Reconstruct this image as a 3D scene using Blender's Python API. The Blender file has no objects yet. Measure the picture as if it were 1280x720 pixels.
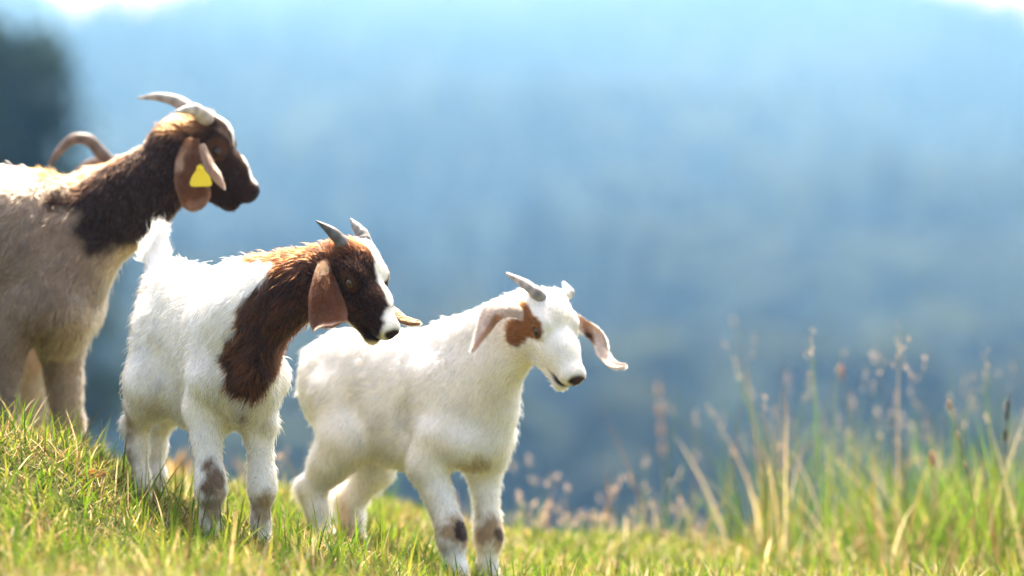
import bpy, math, random
import numpy as np

CLAY = False
rng = np.random.default_rng(7)
sc = bpy.context.scene
col = sc.collection
R = math.radians
H = 0.5                      # camera height above the meadow datum
FPX = 4800.0                 # focal length in pixels of a 1280 px wide frame

# ------------------------------------------------------------------ camera
cd = bpy.data.cameras.new('camera')
cd.sensor_width = 36.0
cd.lens = 36.0 * FPX / 1280.0
cd.clip_start = 0.1
cd.clip_end = 6000
cam = bpy.data.objects.new('camera', cd)
cam.location = (0, 0, H)
cam.rotation_euler = (R(90), 0, 0)
col.objects.link(cam)
sc.camera = cam
cd.dof.use_dof = not CLAY
cd.dof.focus_distance = 6.80
cd.dof.aperture_fstop = 2.0

# ------------------------------------------------------------------ sky, sun, exposure
SUN_EL, SUN_AZ = R(61), R(5)          # azimuth measured from the view direction towards the right
world = bpy.data.worlds.new('World')
sc.world = world
world.use_nodes = True
nt = world.node_tree
bg = nt.nodes['Background']
sky = nt.nodes.new('ShaderNodeTexSky')
sky.sky_type = 'NISHITA'
sky.sun_disc = False
sky.sun_elevation = SUN_EL
sky.sun_rotation = SUN_AZ
sky.air_density = 0.8
sky.dust_density = 5.0
sky.ozone_density = 0.4
nt.links.new(sky.outputs[0], bg.inputs[0])
bg.inputs[1].default_value = 0.125
sd = bpy.data.lights.new('sun', 'SUN')
sd.energy = 4.3
sd.angle = R(0.5)
sd.color = (1.0, 0.94, 0.84)
sun = bpy.data.objects.new('sun', sd)
sun.rotation_euler = (R(90) - SUN_EL, 0, math.pi - SUN_AZ)
sun.location = (0, 0, 30)
col.objects.link(sun)
vs = sc.view_settings
vs.view_transform = 'Standard'
vs.look = 'None'
vs.exposure = 2.1
vs.use_white_balance = True          # camera set for open shade
vs.white_balance_temperature = 7250
vs.white_balance_tint = 10
vs.gamma = 1.0
vs.use_curve_mapping = False
sc.render.engine = 'CYCLES'
cy = sc.cycles
cy.use_denoising = True
cy.max_bounces = 10
cy.diffuse_bounces = 3
cy.glossy_bounces = 4
cy.transmission_bounces = 8
cy.transparent_max_bounces = 8
cy.volume_bounces = 0
cy.caustics_reflective = False
cy.caustics_refractive = False

# ------------------------------------------------------------------ helpers
def V(*a):
    return np.array(a, dtype=np.float64)

def P(px, py, Y):
    """a point at distance Y seen at photo pixel (px, py)"""
    return V((px - 640) * Y / FPX, Y, H - (py - 360) * Y / FPX)

def unit(v):
    v = np.asarray(v, float)
    return v / (np.linalg.norm(v) + 1e-12)

_tab = np.random.default_rng(99).random((32, 32, 32)).astype(np.float32)
def vnoise(p, freq, seed=0):
    q = np.asarray(p) * freq + seed * 7.31
    i = np.floor(q).astype(int)
    f = q - i
    f = f * f * (3 - 2 * f)
    r = 0
    for dx in (0, 1):
        for dy in (0, 1):
            for dz in (0, 1):
                w = (f[:, 0] if dx else 1 - f[:, 0]) * (f[:, 1] if dy else 1 - f[:, 1]) * (f[:, 2] if dz else 1 - f[:, 2])
                r = r + w * _tab[(i[:, 0] + dx) % 32, (i[:, 1] + dy) % 32, (i[:, 2] + dz) % 32]
    return r * 2 - 1

def mesh_np(name, verts, faces, mat, parent=None, colors=None, smooth=True):
    """faces: list of index arrays (n,3) or (n,4)"""
    me = bpy.data.meshes.new(name)
    verts = np.asarray(verts, np.float32)
    faces = [np.asarray(f, np.int32) for f in faces if len(f)]
    me.vertices.add(len(verts))
    me.vertices.foreach_set('co', verts.ravel())
    loops = np.concatenate([f.ravel() for f in faces])
    sizes = np.concatenate([np.full(len(f), f.shape[1], np.int32) for f in faces])
    me.loops.add(len(loops))
    me.loops.foreach_set('vertex_index', loops)
    me.polygons.add(len(sizes))
    starts = np.concatenate([[0], np.cumsum(sizes)[:-1]]).astype(np.int32)
    me.polygons.foreach_set('loop_start', starts)
    me.polygons.foreach_set('use_smooth', np.full(len(sizes), smooth))
    if colors is not None:
        a = me.color_attributes.new('Col', 'FLOAT_COLOR', 'POINT')
        c = np.ones((len(verts), 4), np.float32)
        c[:, :3] = colors
        a.data.foreach_set('color', c.ravel())
    me.update(calc_edges=True)
    me.validate()
    if mat:
        me.materials.append(mat)
    o = bpy.data.objects.new(name, me)
    col.objects.link(o)
    if parent:
        put(o, parent)
    return o

def put(o, parent):
    o.parent = parent
    M = parent_world(parent)
    o.matrix_parent_inverse = M.inverted()

from mathutils import Matrix, Vector
def parent_world(o):
    M = Matrix.Translation(o.location)
    if o.parent:
        return parent_world(o.parent) @ o.matrix_parent_inverse @ M
    return M

def tag(o, label=None, cat=None, group=None, kind=None):
    for k, v in (('label', label), ('category', cat), ('group', group), ('kind', kind)):
        if v:
            o[k] = v
    return o

def empty(name, loc):
    o = bpy.data.objects.new(name, None)
    o.location = [float(c) for c in loc]
    o.empty_display_size = 0.1
    col.objects.link(o)
    return o

# ------------------------------------------------------------------ materials
def mat_new(name):
    m = bpy.data.materials.new(name)
    m.use_nodes = True
    return m, m.node_tree, m.node_tree.nodes['Principled BSDF']

def mat_attr(name, rough=0.7, spec=0.2, noise=0.0, nscale=200.0, bump=0.0, trans=0.0, sheen=0.0):
    """colour from the coat / blade colour attribute, fine noise on top"""
    m, t, b = mat_new(name)
    a = t.nodes.new('ShaderNodeAttribute')
    a.attribute_name = 'Col'
    out = a.outputs['Color']
    if noise or bump:
        n = t.nodes.new('ShaderNodeTexNoise')
        n.inputs['Scale'].default_value = nscale
        n.inputs['Detail'].default_value = 4
        g = t.nodes.new('ShaderNodeNewGeometry')
        t.links.new(g.outputs['Position'], n.inputs['Vector'])
        if noise:
            mr = t.nodes.new('ShaderNodeMapRange')
            mr.inputs[3].default_value = 1 - noise
            mr.inputs[4].default_value = 1 + noise
            t.links.new(n.outputs[0], mr.inputs[0])
            mx = t.nodes.new('ShaderNodeVectorMath')
            mx.operation = 'SCALE'
            t.links.new(out, mx.inputs[0])
            t.links.new(mr.outputs[0], mx.inputs['Scale'])
            out = mx.outputs[0]
        if bump:
            bp = t.nodes.new('ShaderNodeBump')
            bp.inputs['Strength'].default_value = bump
            bp.inputs['Distance'].default_value = 0.002
            t.links.new(n.outputs[0], bp.inputs['Height'])
            t.links.new(bp.outputs[0], b.inputs['Normal'])
    t.links.new(out, b.inputs['Base Color'])
    b.inputs['Roughness'].default_value = rough
    b.inputs['Specular IOR Level'].default_value = spec
    if trans:
        tr = t.nodes.new('ShaderNodeBsdfTranslucent')
        t.links.new(out, tr.inputs['Color'])
        mix = t.nodes.new('ShaderNodeMixShader')
        mix.inputs[0].default_value = trans
        t.links.new(b.outputs[0], mix.inputs[1])
        t.links.new(tr.outputs[0], mix.inputs[2])
        t.links.new(mix.outputs[0], t.nodes['Material Output'].inputs['Surface'])
    return m

def mat_fur(name):
    m = bpy.data.materials.new(name)
    m.use_nodes = True
    t = m.node_tree
    t.nodes.clear()
    o = t.nodes.new('ShaderNodeOutputMaterial')
    a = t.nodes.new('ShaderNodeAttribute')
    a.attribute_name = 'Col'
    h = t.nodes.new('ShaderNodeBsdfHairPrincipled')
    h.model = 'CHIANG'
    h.parametrization = 'COLOR'
    t.links.new(a.outputs['Color'], h.inputs['Color'])
    h.inputs['Roughness'].default_value = 0.45
    h.inputs['Radial Roughness'].default_value = 0.6
    h.inputs['Random Roughness'].default_value = 0.3
    h.inputs['IOR'].default_value = 1.32
    t.links.new(h.outputs[0], o.inputs['Surface'])
    return m

M_SKIN = mat_attr('goat_hide', 0.85, 0.1, 0.12, 300)
M_FUR = mat_fur('goat_fur')
M_EAR = mat_attr('goat_ear', 0.75, 0.1, 0.3, 140, 0.3, 0.28)
M_HORN = mat_attr('horn_keratin', 0.5, 0.35, 0.25, 120, 0.5)
M_EYE = mat_attr('eye_ball', 0.10, 0.45)
M_GRASS = mat_attr('grass_blade', 0.55, 0.15, 0.0, 60, 0, 0.55)

# ------------------------------------------------------------------ implicit body modelling
class Prim:
    """round cone / ellipsoid blended into one continuous body"""
    def __init__(s, kind, a, b=None, ra=0, rb=0, u=None, sq=1.0, rad=None, Rm=None, k=0.02, flow=(0, 0, -1), fl=0.012, sub=False):
        s.kind, s.a, s.b, s.ra, s.rb = kind, np.asarray(a, float), b, ra, rb
        s.u, s.sq, s.rad, s.Rm, s.k, s.flow, s.fl, s.sub = u, sq, rad, Rm, k, unit(flow), fl, sub
    def bounds(s):
        if s.kind == 'c':
            r = max(s.ra, s.rb) * max(1, s.sq)
            return np.minimum(s.a, s.b) - r, np.maximum(s.a, s.b) + r
        r = max(s.rad)
        return s.a - r, s.a + r
    def d(s, p):
        if s.kind == 'c':
            ba = s.b - s.a
            pa = p - s.a
            t = np.clip((pa @ ba) / (ba @ ba + 1e-12), 0, 1)
            v = pa - t[..., None] * ba
            if s.u is not None and s.sq != 1.0:
                c = v @ s.u
                v = v + c[..., None] * s.u * (1 / s.sq - 1)
            return (np.linalg.norm(v, axis=-1) - (s.ra + (s.rb - s.ra) * t)) * min(1.0, s.sq)
        q = (p - s.a) @ s.Rm.T if s.Rm is not None else p - s.a
        rad = np.asarray(s.rad)
        k0 = np.linalg.norm(q / rad, axis=-1)
        k1 = np.linalg.norm(q / rad ** 2, axis=-1) + 1e-9
        return k0 * (k0 - 1) / k1

def cone(a, b, ra, rb, u=None, sq=1.0, k=0.02, flow=(0, 0, -1), fl=0.012, sub=False):
    return Prim('c', a, np.asarray(b, float), ra, rb, u, sq, k=k, flow=flow, fl=fl, sub=sub)

def ell(c, rad, Rm=None, k=0.02, flow=(0, 0, -1), fl=0.012, sub=False):
    return Prim('e', c, rad=rad, Rm=Rm, k=k, flow=flow, fl=fl, sub=sub)

def polygonise(prims, vox):
    lo = np.min([p.bounds()[0] for p in prims if not p.sub], axis=0) - 0.03
    hi = np.max([p.bounds()[1] for p in prims if not p.sub], axis=0) + 0.03
    n = np.ceil((hi - lo) / vox).astype(int) + 1
    g = np.full(n, 0.05, np.float32)
    for p in prims:
        a, b = p.bounds()
        pad = 0.05
        i0 = np.maximum(np.floor((a - pad - lo) / vox).astype(int), 0)
        i1 = np.minimum(np.ceil((b + pad - lo) / vox).astype(int) + 1, n)
        ax = [lo[j] + vox * np.arange(i0[j], i1[j]) for j in range(3)]
        q = np.stack(np.meshgrid(*ax, indexing='ij'), -1)
        d = p.d(q)
        sl = tuple(slice(i0[j], i1[j]) for j in range(3))
        o = g[sl]
        if p.sub:
            d = -d
            h = np.maximum(p.k - np.abs(o - d), 0) / p.k
            g[sl] = np.maximum(o, d) + h * h * p.k * 0.25
        else:
            h = np.maximum(p.k - np.abs(o - d), 0) / p.k
            g[sl] = np.minimum(o, d) - h * h * p.k * 0.25
    # surface nets
    ins = g < 0
    c = np.zeros(np.array(n) - 1, np.int8)
    for dx in (0, 1):
        for dy in (0, 1):
            for dz in (0, 1):
                c += ins[dx:n[0] - 1 + dx, dy:n[1] - 1 + dy, dz:n[2] - 1 + dz]
    act = np.argwhere((c > 0) & (c < 8))
    idx = np.full(c.shape, -1, np.int32)
    idx[tuple(act.T)] = np.arange(len(act))
    corner = [(x, y, z) for x in (0, 1) for y in (0, 1) for z in (0, 1)]
    cv = {k: g[act[:, 0] + k[0], act[:, 1] + k[1], act[:, 2] + k[2]] for k in corner}
    acc = np.zeros((len(act), 3))
    cnt = np.zeros(len(act))
    for k in corner:
        for ax in range(3):
            if k[ax] == 0:
                k2 = list(k); k2[ax] = 1; k2 = tuple(k2)
                v0, v1 = cv[k], cv[k2]
                m = (v0 < 0) != (v1 < 0)
                t = np.where(m, v0 / np.where(m, v0 - v1, 1), 0)
                pt = np.tile(np.array(k, float), (len(act), 1))
                pt[:, ax] += t
                acc += pt * m[:, None]
                cnt += m
    verts = lo + vox * (act + acc / cnt[:, None])
    quads = []
    for ax in range(3):
        s0 = [slice(1, n[j] - 1) for j in range(3)]
        s1 = list(s0)
        s0[ax] = slice(0, n[ax] - 1)
        s1[ax] = slice(1, n[ax])
        A, B = ins[tuple(s0)], ins[tuple(s1)]
        e = np.argwhere(A != B)
        off = [1, 1, 1]; off[ax] = 0
        flip = A[tuple(e.T)]
        e = e + np.array(off)
        o1, o2 = [(1, 2), (2, 0), (0, 1)][ax]
        def at(d1, d2):
            q = e.copy()
            q[:, o1] -= d1
            q[:, o2] -= d2
            return idx[tuple(q.T)]
        q = np.stack([at(1, 1), at(0, 1), at(0, 0), at(1, 0)], 1)
        q[~flip] = q[~flip][:, ::-1]
        quads.append(q)
    quads = np.concatenate(quads)
    quads = quads[(quads >= 0).all(1)]
    # relax
    ed = np.concatenate([quads[:, [0, 1]], quads[:, [1, 2]], quads[:, [2, 3]], quads[:, [3, 0]]])
    for it in range(2):
        s = np.zeros_like(verts)
        w = np.zeros(len(verts))
        for j in range(3):
            s[:, j] = np.bincount(ed[:, 0], verts[ed[:, 1], j], len(verts)) + np.bincount(ed[:, 1], verts[ed[:, 0], j], len(verts))
        w = np.bincount(ed[:, 0], minlength=len(verts)) + np.bincount(ed[:, 1], minlength=len(verts))
        verts = verts * 0.6 + 0.4 * s / np.maximum(w, 1)[:, None]
    return verts, quads

def vert_normals(v, q):
    n = np.cross(v[q[:, 2]] - v[q[:, 0]], v[q[:, 3]] - v[q[:, 1]])
    r = np.zeros_like(v)
    for j in range(4):
        for a in range(3):
            r[:, a] += np.bincount(q[:, j], n[:, a], len(v))
    return r / (np.linalg.norm(r, axis=1)[:, None] + 1e-12)

def paint(p, base, marks):
    """coat colour and fur-length factor at points p; marks: (prims, colour, edge noise, fur factor)"""
    c = np.tile(np.asarray(base, float), (len(p), 1))
    f = np.ones(len(p))
    mot = vnoise(p, 9, 61) + 0.6 * vnoise(p, 24, 62)
    c = c * (1 + np.stack([0.02 * mot, 0.045 * mot, 0.10 * mot], 1))
    for mi, (prims, colr, en, ff) in enumerate(marks):
        d = np.min([q.d(p) for q in prims], axis=0)
        d = d + en * (vnoise(p, 45, mi) + 0.6 * vnoise(p, 130, mi + 5))
        w = np.clip(0.5 - d / (0.006 if en < 0.009 else 0.022), 0, 1)[:, None]
        c = c * (1 - w) + np.asarray(colr) * w
        if ff is not None:
            f = f * (1 - w[:, 0]) + ff * w[:, 0]
    return c, f

def grow_fur(name, parent, prims, verts, quads, count, base, marks, radius=0.00045, vary=0.18, lift=0.35, clump=0.6, lenmul=1.0, streak=None, mottle=0.18):
    tri = np.concatenate([quads[:, [0, 1, 2]], quads[:, [0, 2, 3]]])
    a, b, c = verts[tri[:, 0]], verts[tri[:, 1]], verts[tri[:, 2]]
    ar = np.linalg.norm(np.cross(b - a, c - a), axis=1)
    t = rng.choice(len(tri), count, p=ar / ar.sum())
    u, v = rng.random(count), rng.random(count)
    m = u + v > 1
    u[m], v[m] = 1 - u[m], 1 - v[m]
    vn = vert_normals(verts, quads)
    p = a[t] + (b - a)[t] * u[:, None] + (c - a)[t] * v[:, None]
    n = vn[tri[t, 0]] * (1 - u - v)[:, None] + vn[tri[t, 1]] * u[:, None] + vn[tri[t, 2]] * v[:, None]
    n /= np.linalg.norm(n, axis=1)[:, None] + 1e-9
    W = 1e-9
    fl = 0
    flow = 0
    for q in prims:
        if q.sub:
            continue
        w = np.exp(-np.clip(q.d(p) + 0.004, 0, 1) / 0.008)
        W = W + w
        fl = fl + w * q.fl
        flow = flow + w[:, None] * q.flow
    fl = fl / W
    flow = flow / np.asarray(W)[:, None]
    cl, ff = paint(p, base, marks)
    L = fl * ff * lenmul * rng.uniform(0.6, 1.25, count)
    keep = L > 0.0012
    p, n, flow, cl, L = p[keep], n[keep], flow[keep], cl[keep], L[keep]
    N = len(p)
    cn = np.stack([vnoise(p, 38, 11 + j) for j in range(3)], 1) * clump + np.stack([vnoise(p, 95, 21 + j) for j in range(3)], 1) * clump * 0.7
    d = flow + cn + rng.normal(0, 0.16, (N, 3))
    d = d - n * (d * n).sum(1)[:, None]
    d /= np.linalg.norm(d, axis=1)[:, None] + 1e-9
    lf = lift * rng.uniform(0.5, 1.5, N) * (1 + 0.5 * vnoise(p, 60, 31))
    stray = rng.random(N) < 0.07
    lf[stray] *= 2.2
    L = L * np.where(stray, 1.25, 1.0)
    K = 5
    pts = np.zeros((N, K, 3))
    cur = p - n * 0.0005
    pts[:, 0] = cur
    for k in range(1, K):
        s = k / (K - 1)
        ang = lf * (1.3 - 1.1 * s)
        stepd = d * np.cos(ang)[:, None] + n * np.sin(ang)[:, None] + V(0, 0, -0.10) * s
        cur = cur + stepd * (L / (K - 1))[:, None]
        pts[:, k] = cur
    cl = cl * (1 + vary * rng.normal(0, 1, N))[:, None] * (1 + mottle * (vnoise(p, 50, 41) + 0.7 * vnoise(p, 18, 42)))[:, None]
    if streak is not None:
        # single lighter hairs mixed through the dark coat
        dk = (cl.max(1) < 0.06) & (rng.random(N) < streak[1] * (1 + 0.9 * vnoise(p, 30, 51)))
        cl[dk] = np.asarray(streak[0]) * rng.uniform(0.5, 1.4, (dk.sum(), 1))
    cl = np.clip(cl, 0.003, 0.93)
    hc = bpy.data.hair_curves.new(name)
    hc.add_curves([K] * N)
    hc.attributes['position'].data.foreach_set('vector', pts.astype(np.float32).ravel())
    ra = hc.attributes.get('radius') or hc.attributes.new('radius', 'FLOAT', 'POINT')
    prof = radius * np.array([1.0, 0.95, 0.8, 0.55, 0.12])
    rr = prof[None, :] * rng.uniform(0.7, 1.2, N)[:, None] * np.clip(L / 0.012, 0.6, 1.1)[:, None]
    ra.data.foreach_set('value', rr.astype(np.float32).ravel())
    at = hc.attributes.new('Col', 'FLOAT_COLOR', 'CURVE')
    cc = np.ones((N, 4), np.float32)
    cc[:, :3] = cl
    at.data.foreach_set('color', cc.ravel())
    hc.materials.append(M_FUR)
    o = bpy.data.objects.new(name, hc)
    col.objects.link(o)
    put(o, parent)
    return o

class Head:
    """head frame: x from poll to nose, y to the goat's right, z dorsal; lengths in head lengths"""
    def __init__(s, poll, L, pitch, yaw, roll=0.0, wide=1.0, deep=1.0):
        p, y = R(pitch), R(yaw)
        s.x = V(math.cos(p) * math.cos(y), -math.cos(p) * math.sin(y), -math.sin(p))
        up = V(math.sin(p) * math.cos(y), -math.sin(p) * math.sin(y), math.cos(p))
        rt = V(-math.sin(y), -math.cos(y), 0)
        r = R(roll)
        s.y = rt * math.cos(r) + up * math.sin(r)
        s.z = up * math.cos(r) - rt * math.sin(r)
        s.o, s.L, s.w, s.h = np.asarray(poll, float), L, wide, deep
        s.Rm = np.stack([s.x, s.y, s.z])
    def at(s, x, y, z):
        return s.o + s.L * (s.x * x + s.y * y * s.w + s.z * z * s.h)
    def e(s, c, r, k=0.05, fl=0.006, sub=False, flow=None):
        return ell(s.at(*c), [r[0] * s.L, r[1] * s.L * s.w, r[2] * s.L * s.h], s.Rm, k * s.L, -s.x if flow is None else flow, fl, sub)
    def c(s, a, b, ra, rb, sq=1.0, k=0.08, fl=0.006, sub=False):
        return cone(s.at(*a), s.at(*b), ra * s.L, rb * s.L, s.y, sq * s.w, k * s.L, -s.x, fl, sub)
    def prims(s):
        P_ = [s.e((0.13, 0, -0.18), (0.22, 0.19, 0.20), fl=0.012),
              s.e((0.27, 0, -0.07), (0.22, 0.185, 0.17), k=0.08, fl=0.007),
              s.c((0.30, 0, -0.19), (0.62, 0, -0.165), 0.220, 0.165, 0.82),
              s.c((0.58, 0, -0.17), (0.86, 0, -0.20), 0.162, 0.115, 0.85),
              s.e((0.895, 0, -0.20), (0.085, 0.095, 0.085), k=0.06, fl=0.003),
              s.c((0.16, 0, -0.40), (0.76, 0, -0.345), 0.110, 0.062, 0.80, k=0.12),
              s.e((0.835, 0, -0.345), (0.080, 0.066, 0.058), k=0.04, fl=0.007)]
        for q in (-1, 1):
            P_ += [s.e((0.15, q * 0.105, -0.01), (0.11, 0.070, 0.085), k=0.06, fl=0.010),
                   s.e((0.21, q * 0.085, -0.33), (0.18, 0.085, 0.17), k=0.10),
                   s.e((0.38, q * 0.140, -0.035), (0.12, 0.065, 0.065), k=0.06, fl=0.004),
                   s.e((0.45, q * 0.168, -0.105), (0.085, 0.042, 0.062), k=0.03, fl=0.003),
                   s.e((0.925, q * 0.048, -0.19), (0.055, 0.048, 0.055), k=0.03, fl=0.003)]
        for q in (-1, 1):
            P_ += [s.e((0.455, q * 0.215, -0.107), (0.056, 0.045, 0.016), k=0.010, sub=True),
                   s.e((0.985, q * 0.056, -0.200), (0.030, 0.020, 0.014), k=0.02, sub=True),
                   s.c((0.965, q * 0.02, -0.295), (0.66, q * 0.125, -0.325), 0.013, 0.010, k=0.02, sub=True)]
        return P_
    # landmarks used by the coat patterns
    def eye_marks(s, rx=0.060, rz=0.030):
        return [s.e((0.455, q * 0.205, -0.107), (rx, 0.05, rz)) for q in (-1, 1)]
    def lip_marks(s, r=0.020):
        return [s.c((0.98, q * 0.01, -0.295), (0.66, q * 0.13, -0.325), r, r * 0.9) for q in (-1, 1)]
    def nose_marks(s, k=1.0):
        return [s.e((0.985, 0, -0.185), (0.055 * k, 0.085 * k, 0.055 * k)), s.c((0.985, 0, -0.2), (0.98, 0, -0.28), 0.022, 0.018)]
    def eye_pos(s, q):
        return s.at(0.45, q * 0.168, -0.107)

def sphere_np(nu=32, nv=20):
    th = np.linspace(0, math.pi, nv)
    ph = np.linspace(0, 2 * math.pi, nu, endpoint=False)
    v = np.stack([np.outer(np.cos(th), np.ones(nu)), np.outer(np.sin(th), np.cos(ph)), np.outer(np.sin(th), np.sin(ph))], -1).reshape(-1, 3)
    f = []
    for i in range(nv - 1):
        for j in range(nu):
            f.append((i * nu + j, (i + 1) * nu + j, (i + 1) * nu + (j + 1) % nu, i * nu + (j + 1) % nu))
    return v, np.array(f)

def make_eye(parent, h, q, iris=(0.13, 0.07, 0.018)):
    v, f = sphere_np()
    # pole axis x = outward gaze; pupil is a horizontal slot
    ax = unit(h.y * q + h.x * 0.25 + h.z * 0.1)
    hx = unit(h.x - ax * (h.x @ ax))
    hz = np.cross(ax, hx)
    c = np.tile(np.array(iris), (len(v), 1))
    rr = np.hypot(v[:, 1], v[:, 2])
    c[(rr > 0.62) | (v[:, 0] < 0)] = (0.02, 0.012, 0.008)
    c[(np.abs(v[:, 1]) < 0.42) & (np.abs(v[:, 2]) < 0.17) & (v[:, 0] > 0)] = (0.004, 0.004, 0.004)
    r = 0.054 * h.L
    w = h.eye_pos(q) + r * (v[:, :1] * ax + v[:, 1:2] * hx + v[:, 2:3] * hz)
    return mesh_np('eye', w, [f], M_EYE, parent, c)

def catmull(pts, n):
    pts = [np.asarray(p, float) for p in pts]
    P_ = [2 * pts[0] - pts[1]] + pts + [2 * pts[-1] - pts[-2]]
    out = []
    for t in np.linspace(0, len(pts) - 1, n):
        i = min(int(t), len(pts) - 2)
        f = t - i
        a, b, c, d = P_[i:i + 4]
        out.append(0.5 * (2 * b + (c - a) * f + (2 * a - 5 * b + 4 * c - d) * f * f + (3 * b - a - 3 * c + d) * f ** 3))
    return np.array(out)

def make_horn(parent, pts, radii, c0, c1, flat=1.0, ridge=0.06, nr=46, ns=18):
    pts = [np.asarray(p, float) for p in pts]
    pts[0] = pts[1] + (pts[1] - pts[2]) * 0.55 + (pts[0] - pts[1]) * 0.45        # root of the horn, inside the skull
    c = catmull(pts, nr)
    r = np.interp(np.linspace(0, 1, nr), np.linspace(0, 1, len(radii)), radii)
    tt = np.linspace(0, 1, nr)
    r = r * (1 + ridge * np.sin(tt * 34 + 0.8 * np.sin(tt * 9)) * (1 - tt))
    v = []
    cols = []
    ref = V(0, 1, 0.2)
    for i in range(nr):
        t = unit(c[min(i + 1, nr - 1)] - c[max(i - 1, 0)])
        a = unit(np.cross(t, ref))
        b = np.cross(t, a)
        for j in range(ns):
            an = 2 * math.pi * j / ns
            v.append(c[i] + r[i] * (a * math.cos(an) + b * math.sin(an) * flat))
            f = tt[i]
            cols.append(np.array(c0) * (1 - f) + np.array(c1) * f)
    v = np.array(v)
    cols = np.array(cols)
    nz = vnoise(v, 90, 3)
    cols = cols * (1 + 0.25 * nz + 0.2 * np.sin(np.repeat(tt, ns) * 34))[:, None]
    f = [(i * ns + j, i * ns + (j + 1) % ns, (i + 1) * ns + (j + 1) % ns, (i + 1) * ns + j) for i in range(nr - 1) for j in range(ns)]
    v = np.vstack([v, c[-1:] + unit(c[-1] - c[-2]) * r[-1] * 0.6])
    cols = np.vstack([cols, cols[-1:]])
    tri = [((nr - 1) * ns + j, (nr - 1) * ns + (j + 1) % ns, len(v) - 1) for j in range(ns)]
    return mesh_np('horn', v, [f, tri], M_HORN, parent, np.clip(cols, 0.01, 0.9))

def make_ear(parent, pts, half, face, curl, c_out, c_in, name='ear', thick=0.0015, spot=None, fuzz=0.0055, n=26, m=13):
    """lop ear: a bent leaf of skin; face = direction its outer side looks (one or per point); curl bends the edges inwards"""
    c = catmull(pts, n)
    hw = np.interp(np.linspace(0, 1, n), np.linspace(0, 1, len(half)), half)
    hw = np.convolve(np.pad(hw, 2, 'edge'), [0.1, 0.2, 0.4, 0.2, 0.1], 'valid')
    hw[-1] = hw[-1] * 0.4
    F = np.asarray(face, float)
    if F.ndim == 1:
        F = np.tile(F, (2, 1))
    Fi = np.stack([np.interp(np.linspace(0, 1, n), np.linspace(0, 1, len(F)), F[:, j]) for j in range(3)], 1)
    Cu = np.interp(np.linspace(0, 1, n), np.linspace(0, 1, len(np.atleast_1d(curl))), np.atleast_1d(curl)) if np.ndim(curl) else np.full(n, curl)
    outer, inner = [], []
    for i in range(n):
        t = unit(c[min(i + 1, n - 1)] - c[max(i - 1, 0)])
        nrm = unit(Fi[i] - t * (Fi[i] @ t))
        d = np.cross(t, nrm)
        for j in range(m):
            u = -1 + 2 * j / (m - 1)
            p = c[i] + d * hw[i] * u - nrm * Cu[i] * hw[i] * u * u
            p = p + nrm * (0.0020 * math.sin(5 * u + 7 * i / n) * abs(u))
            tk = thick * (1 - 0.75 * u * u)
            outer.append(p + nrm * tk)
            inner.append(p - nrm * tk)
    v = np.array(outer + inner)
    N = n * m
    f = []
    for i in range(n - 1):
        for j in range(m - 1):
            a = i * m + j
            f.append((a, a + 1, a + m + 1, a + m))
            f.append((N + a, N + a + m, N + a + m + 1, N + a + 1))
    for i in range(n - 1):
        for j in (0, m - 1):
            a = i * m + j
            q = (a, a + m, N + a + m, N + a)
            f.append(q if j == 0 else q[::-1])
    for i in (0, n - 1):
        for j in range(m - 1):
            a = i * m + j
            q = (a, N + a, N + a + 1, a + 1)
            f.append(q if i == 0 else q[::-1])
    uu = np.abs(np.tile(np.linspace(-1, 1, m), n))
    co = np.tile(np.asarray(c_out, float), (N, 1))
    ci = np.tile(np.asarray(c_in, float), (N, 1))
    if spot is not None:
        co, _ = paint(v[:N], c_out, spot)
    lit_rim = (np.clip((uu - 0.72) / 0.28, 0, 1) * 0.7)[:, None]  # ear edges painted paler, as if the sun lit the rim
    co = co * (1 - lit_rim) + (np.asarray(c_in) * 0.6 + np.asarray(c_out) * 0.6) * lit_rim
    cc = np.vstack([co, ci])
    cc = cc * (1 + 0.22 * vnoise(v, 70, 5) + 0.12 * vnoise(v, 200, 6))[:, None]
    o = mesh_np(name, v, [f], M_EAR, parent, np.clip(cc, 0.01, 0.9))
    if fuzz and not CLAY:
        q = np.array(f)
        fl = Prim('e', c[0], rad=(1, 1, 1), flow=c[-1] - c[0], fl=fuzz)
        grow_fur('fuzz', o, [fl], v, q, 6000, c_out, spot or [], radius=0.00030, vary=0.35, lift=0.35, clump=0.4)
    return o

class Frame:
    """goat body frame: s forward, lat to the goat's right, z up (world)"""
    def __init__(s, px, Y, theta):
        t = R(theta)
        s.O = V((px - 640) * Y / FPX, Y, 0)
        s.f = V(math.cos(t), -math.sin(t), 0)
        s.r = V(-math.sin(t), -math.cos(t), 0)
    def at(s, fw, lat, z):
        return s.O + s.f * fw + s.r * lat + V(0, 0, z)

def px_of(p):
    return (640 + p[0] / p[1] * FPX, 360 - (p[2] - H) / p[1] * FPX)

def leg(F, pts, rad, fl=0.011, k=0.022):
    """pts [(fw,lat,z)...] from shoulder down to the hoof"""
    out = []
    for i in range(len(pts) - 1):
        a, b = F.at(*pts[i]), F.at(*pts[i + 1])
        out.append(cone(a, b, rad[i], rad[i + 1], k=k, flow=(0, 0, -1) - 0.15 * F.f, fl=fl if i < len(pts) - 3 else fl * 0.6))
    return out

def torso(F, secs, fl=0.02, k=0.035):
    out = []
    for i in range(len(secs) - 1):
        (s0, z0, h0, w0), (s1, z1, h1, w1) = secs[i], secs[i + 1]
        out.append(cone(F.at(s0, 0, z0), F.at(s1, 0, z1), h0, h1, F.r, 0.5 * (w0 / h0 + w1 / h1), k, flow=-F.f * 0.8 + V(0, 0, -0.75), fl=fl))
    return out

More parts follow.
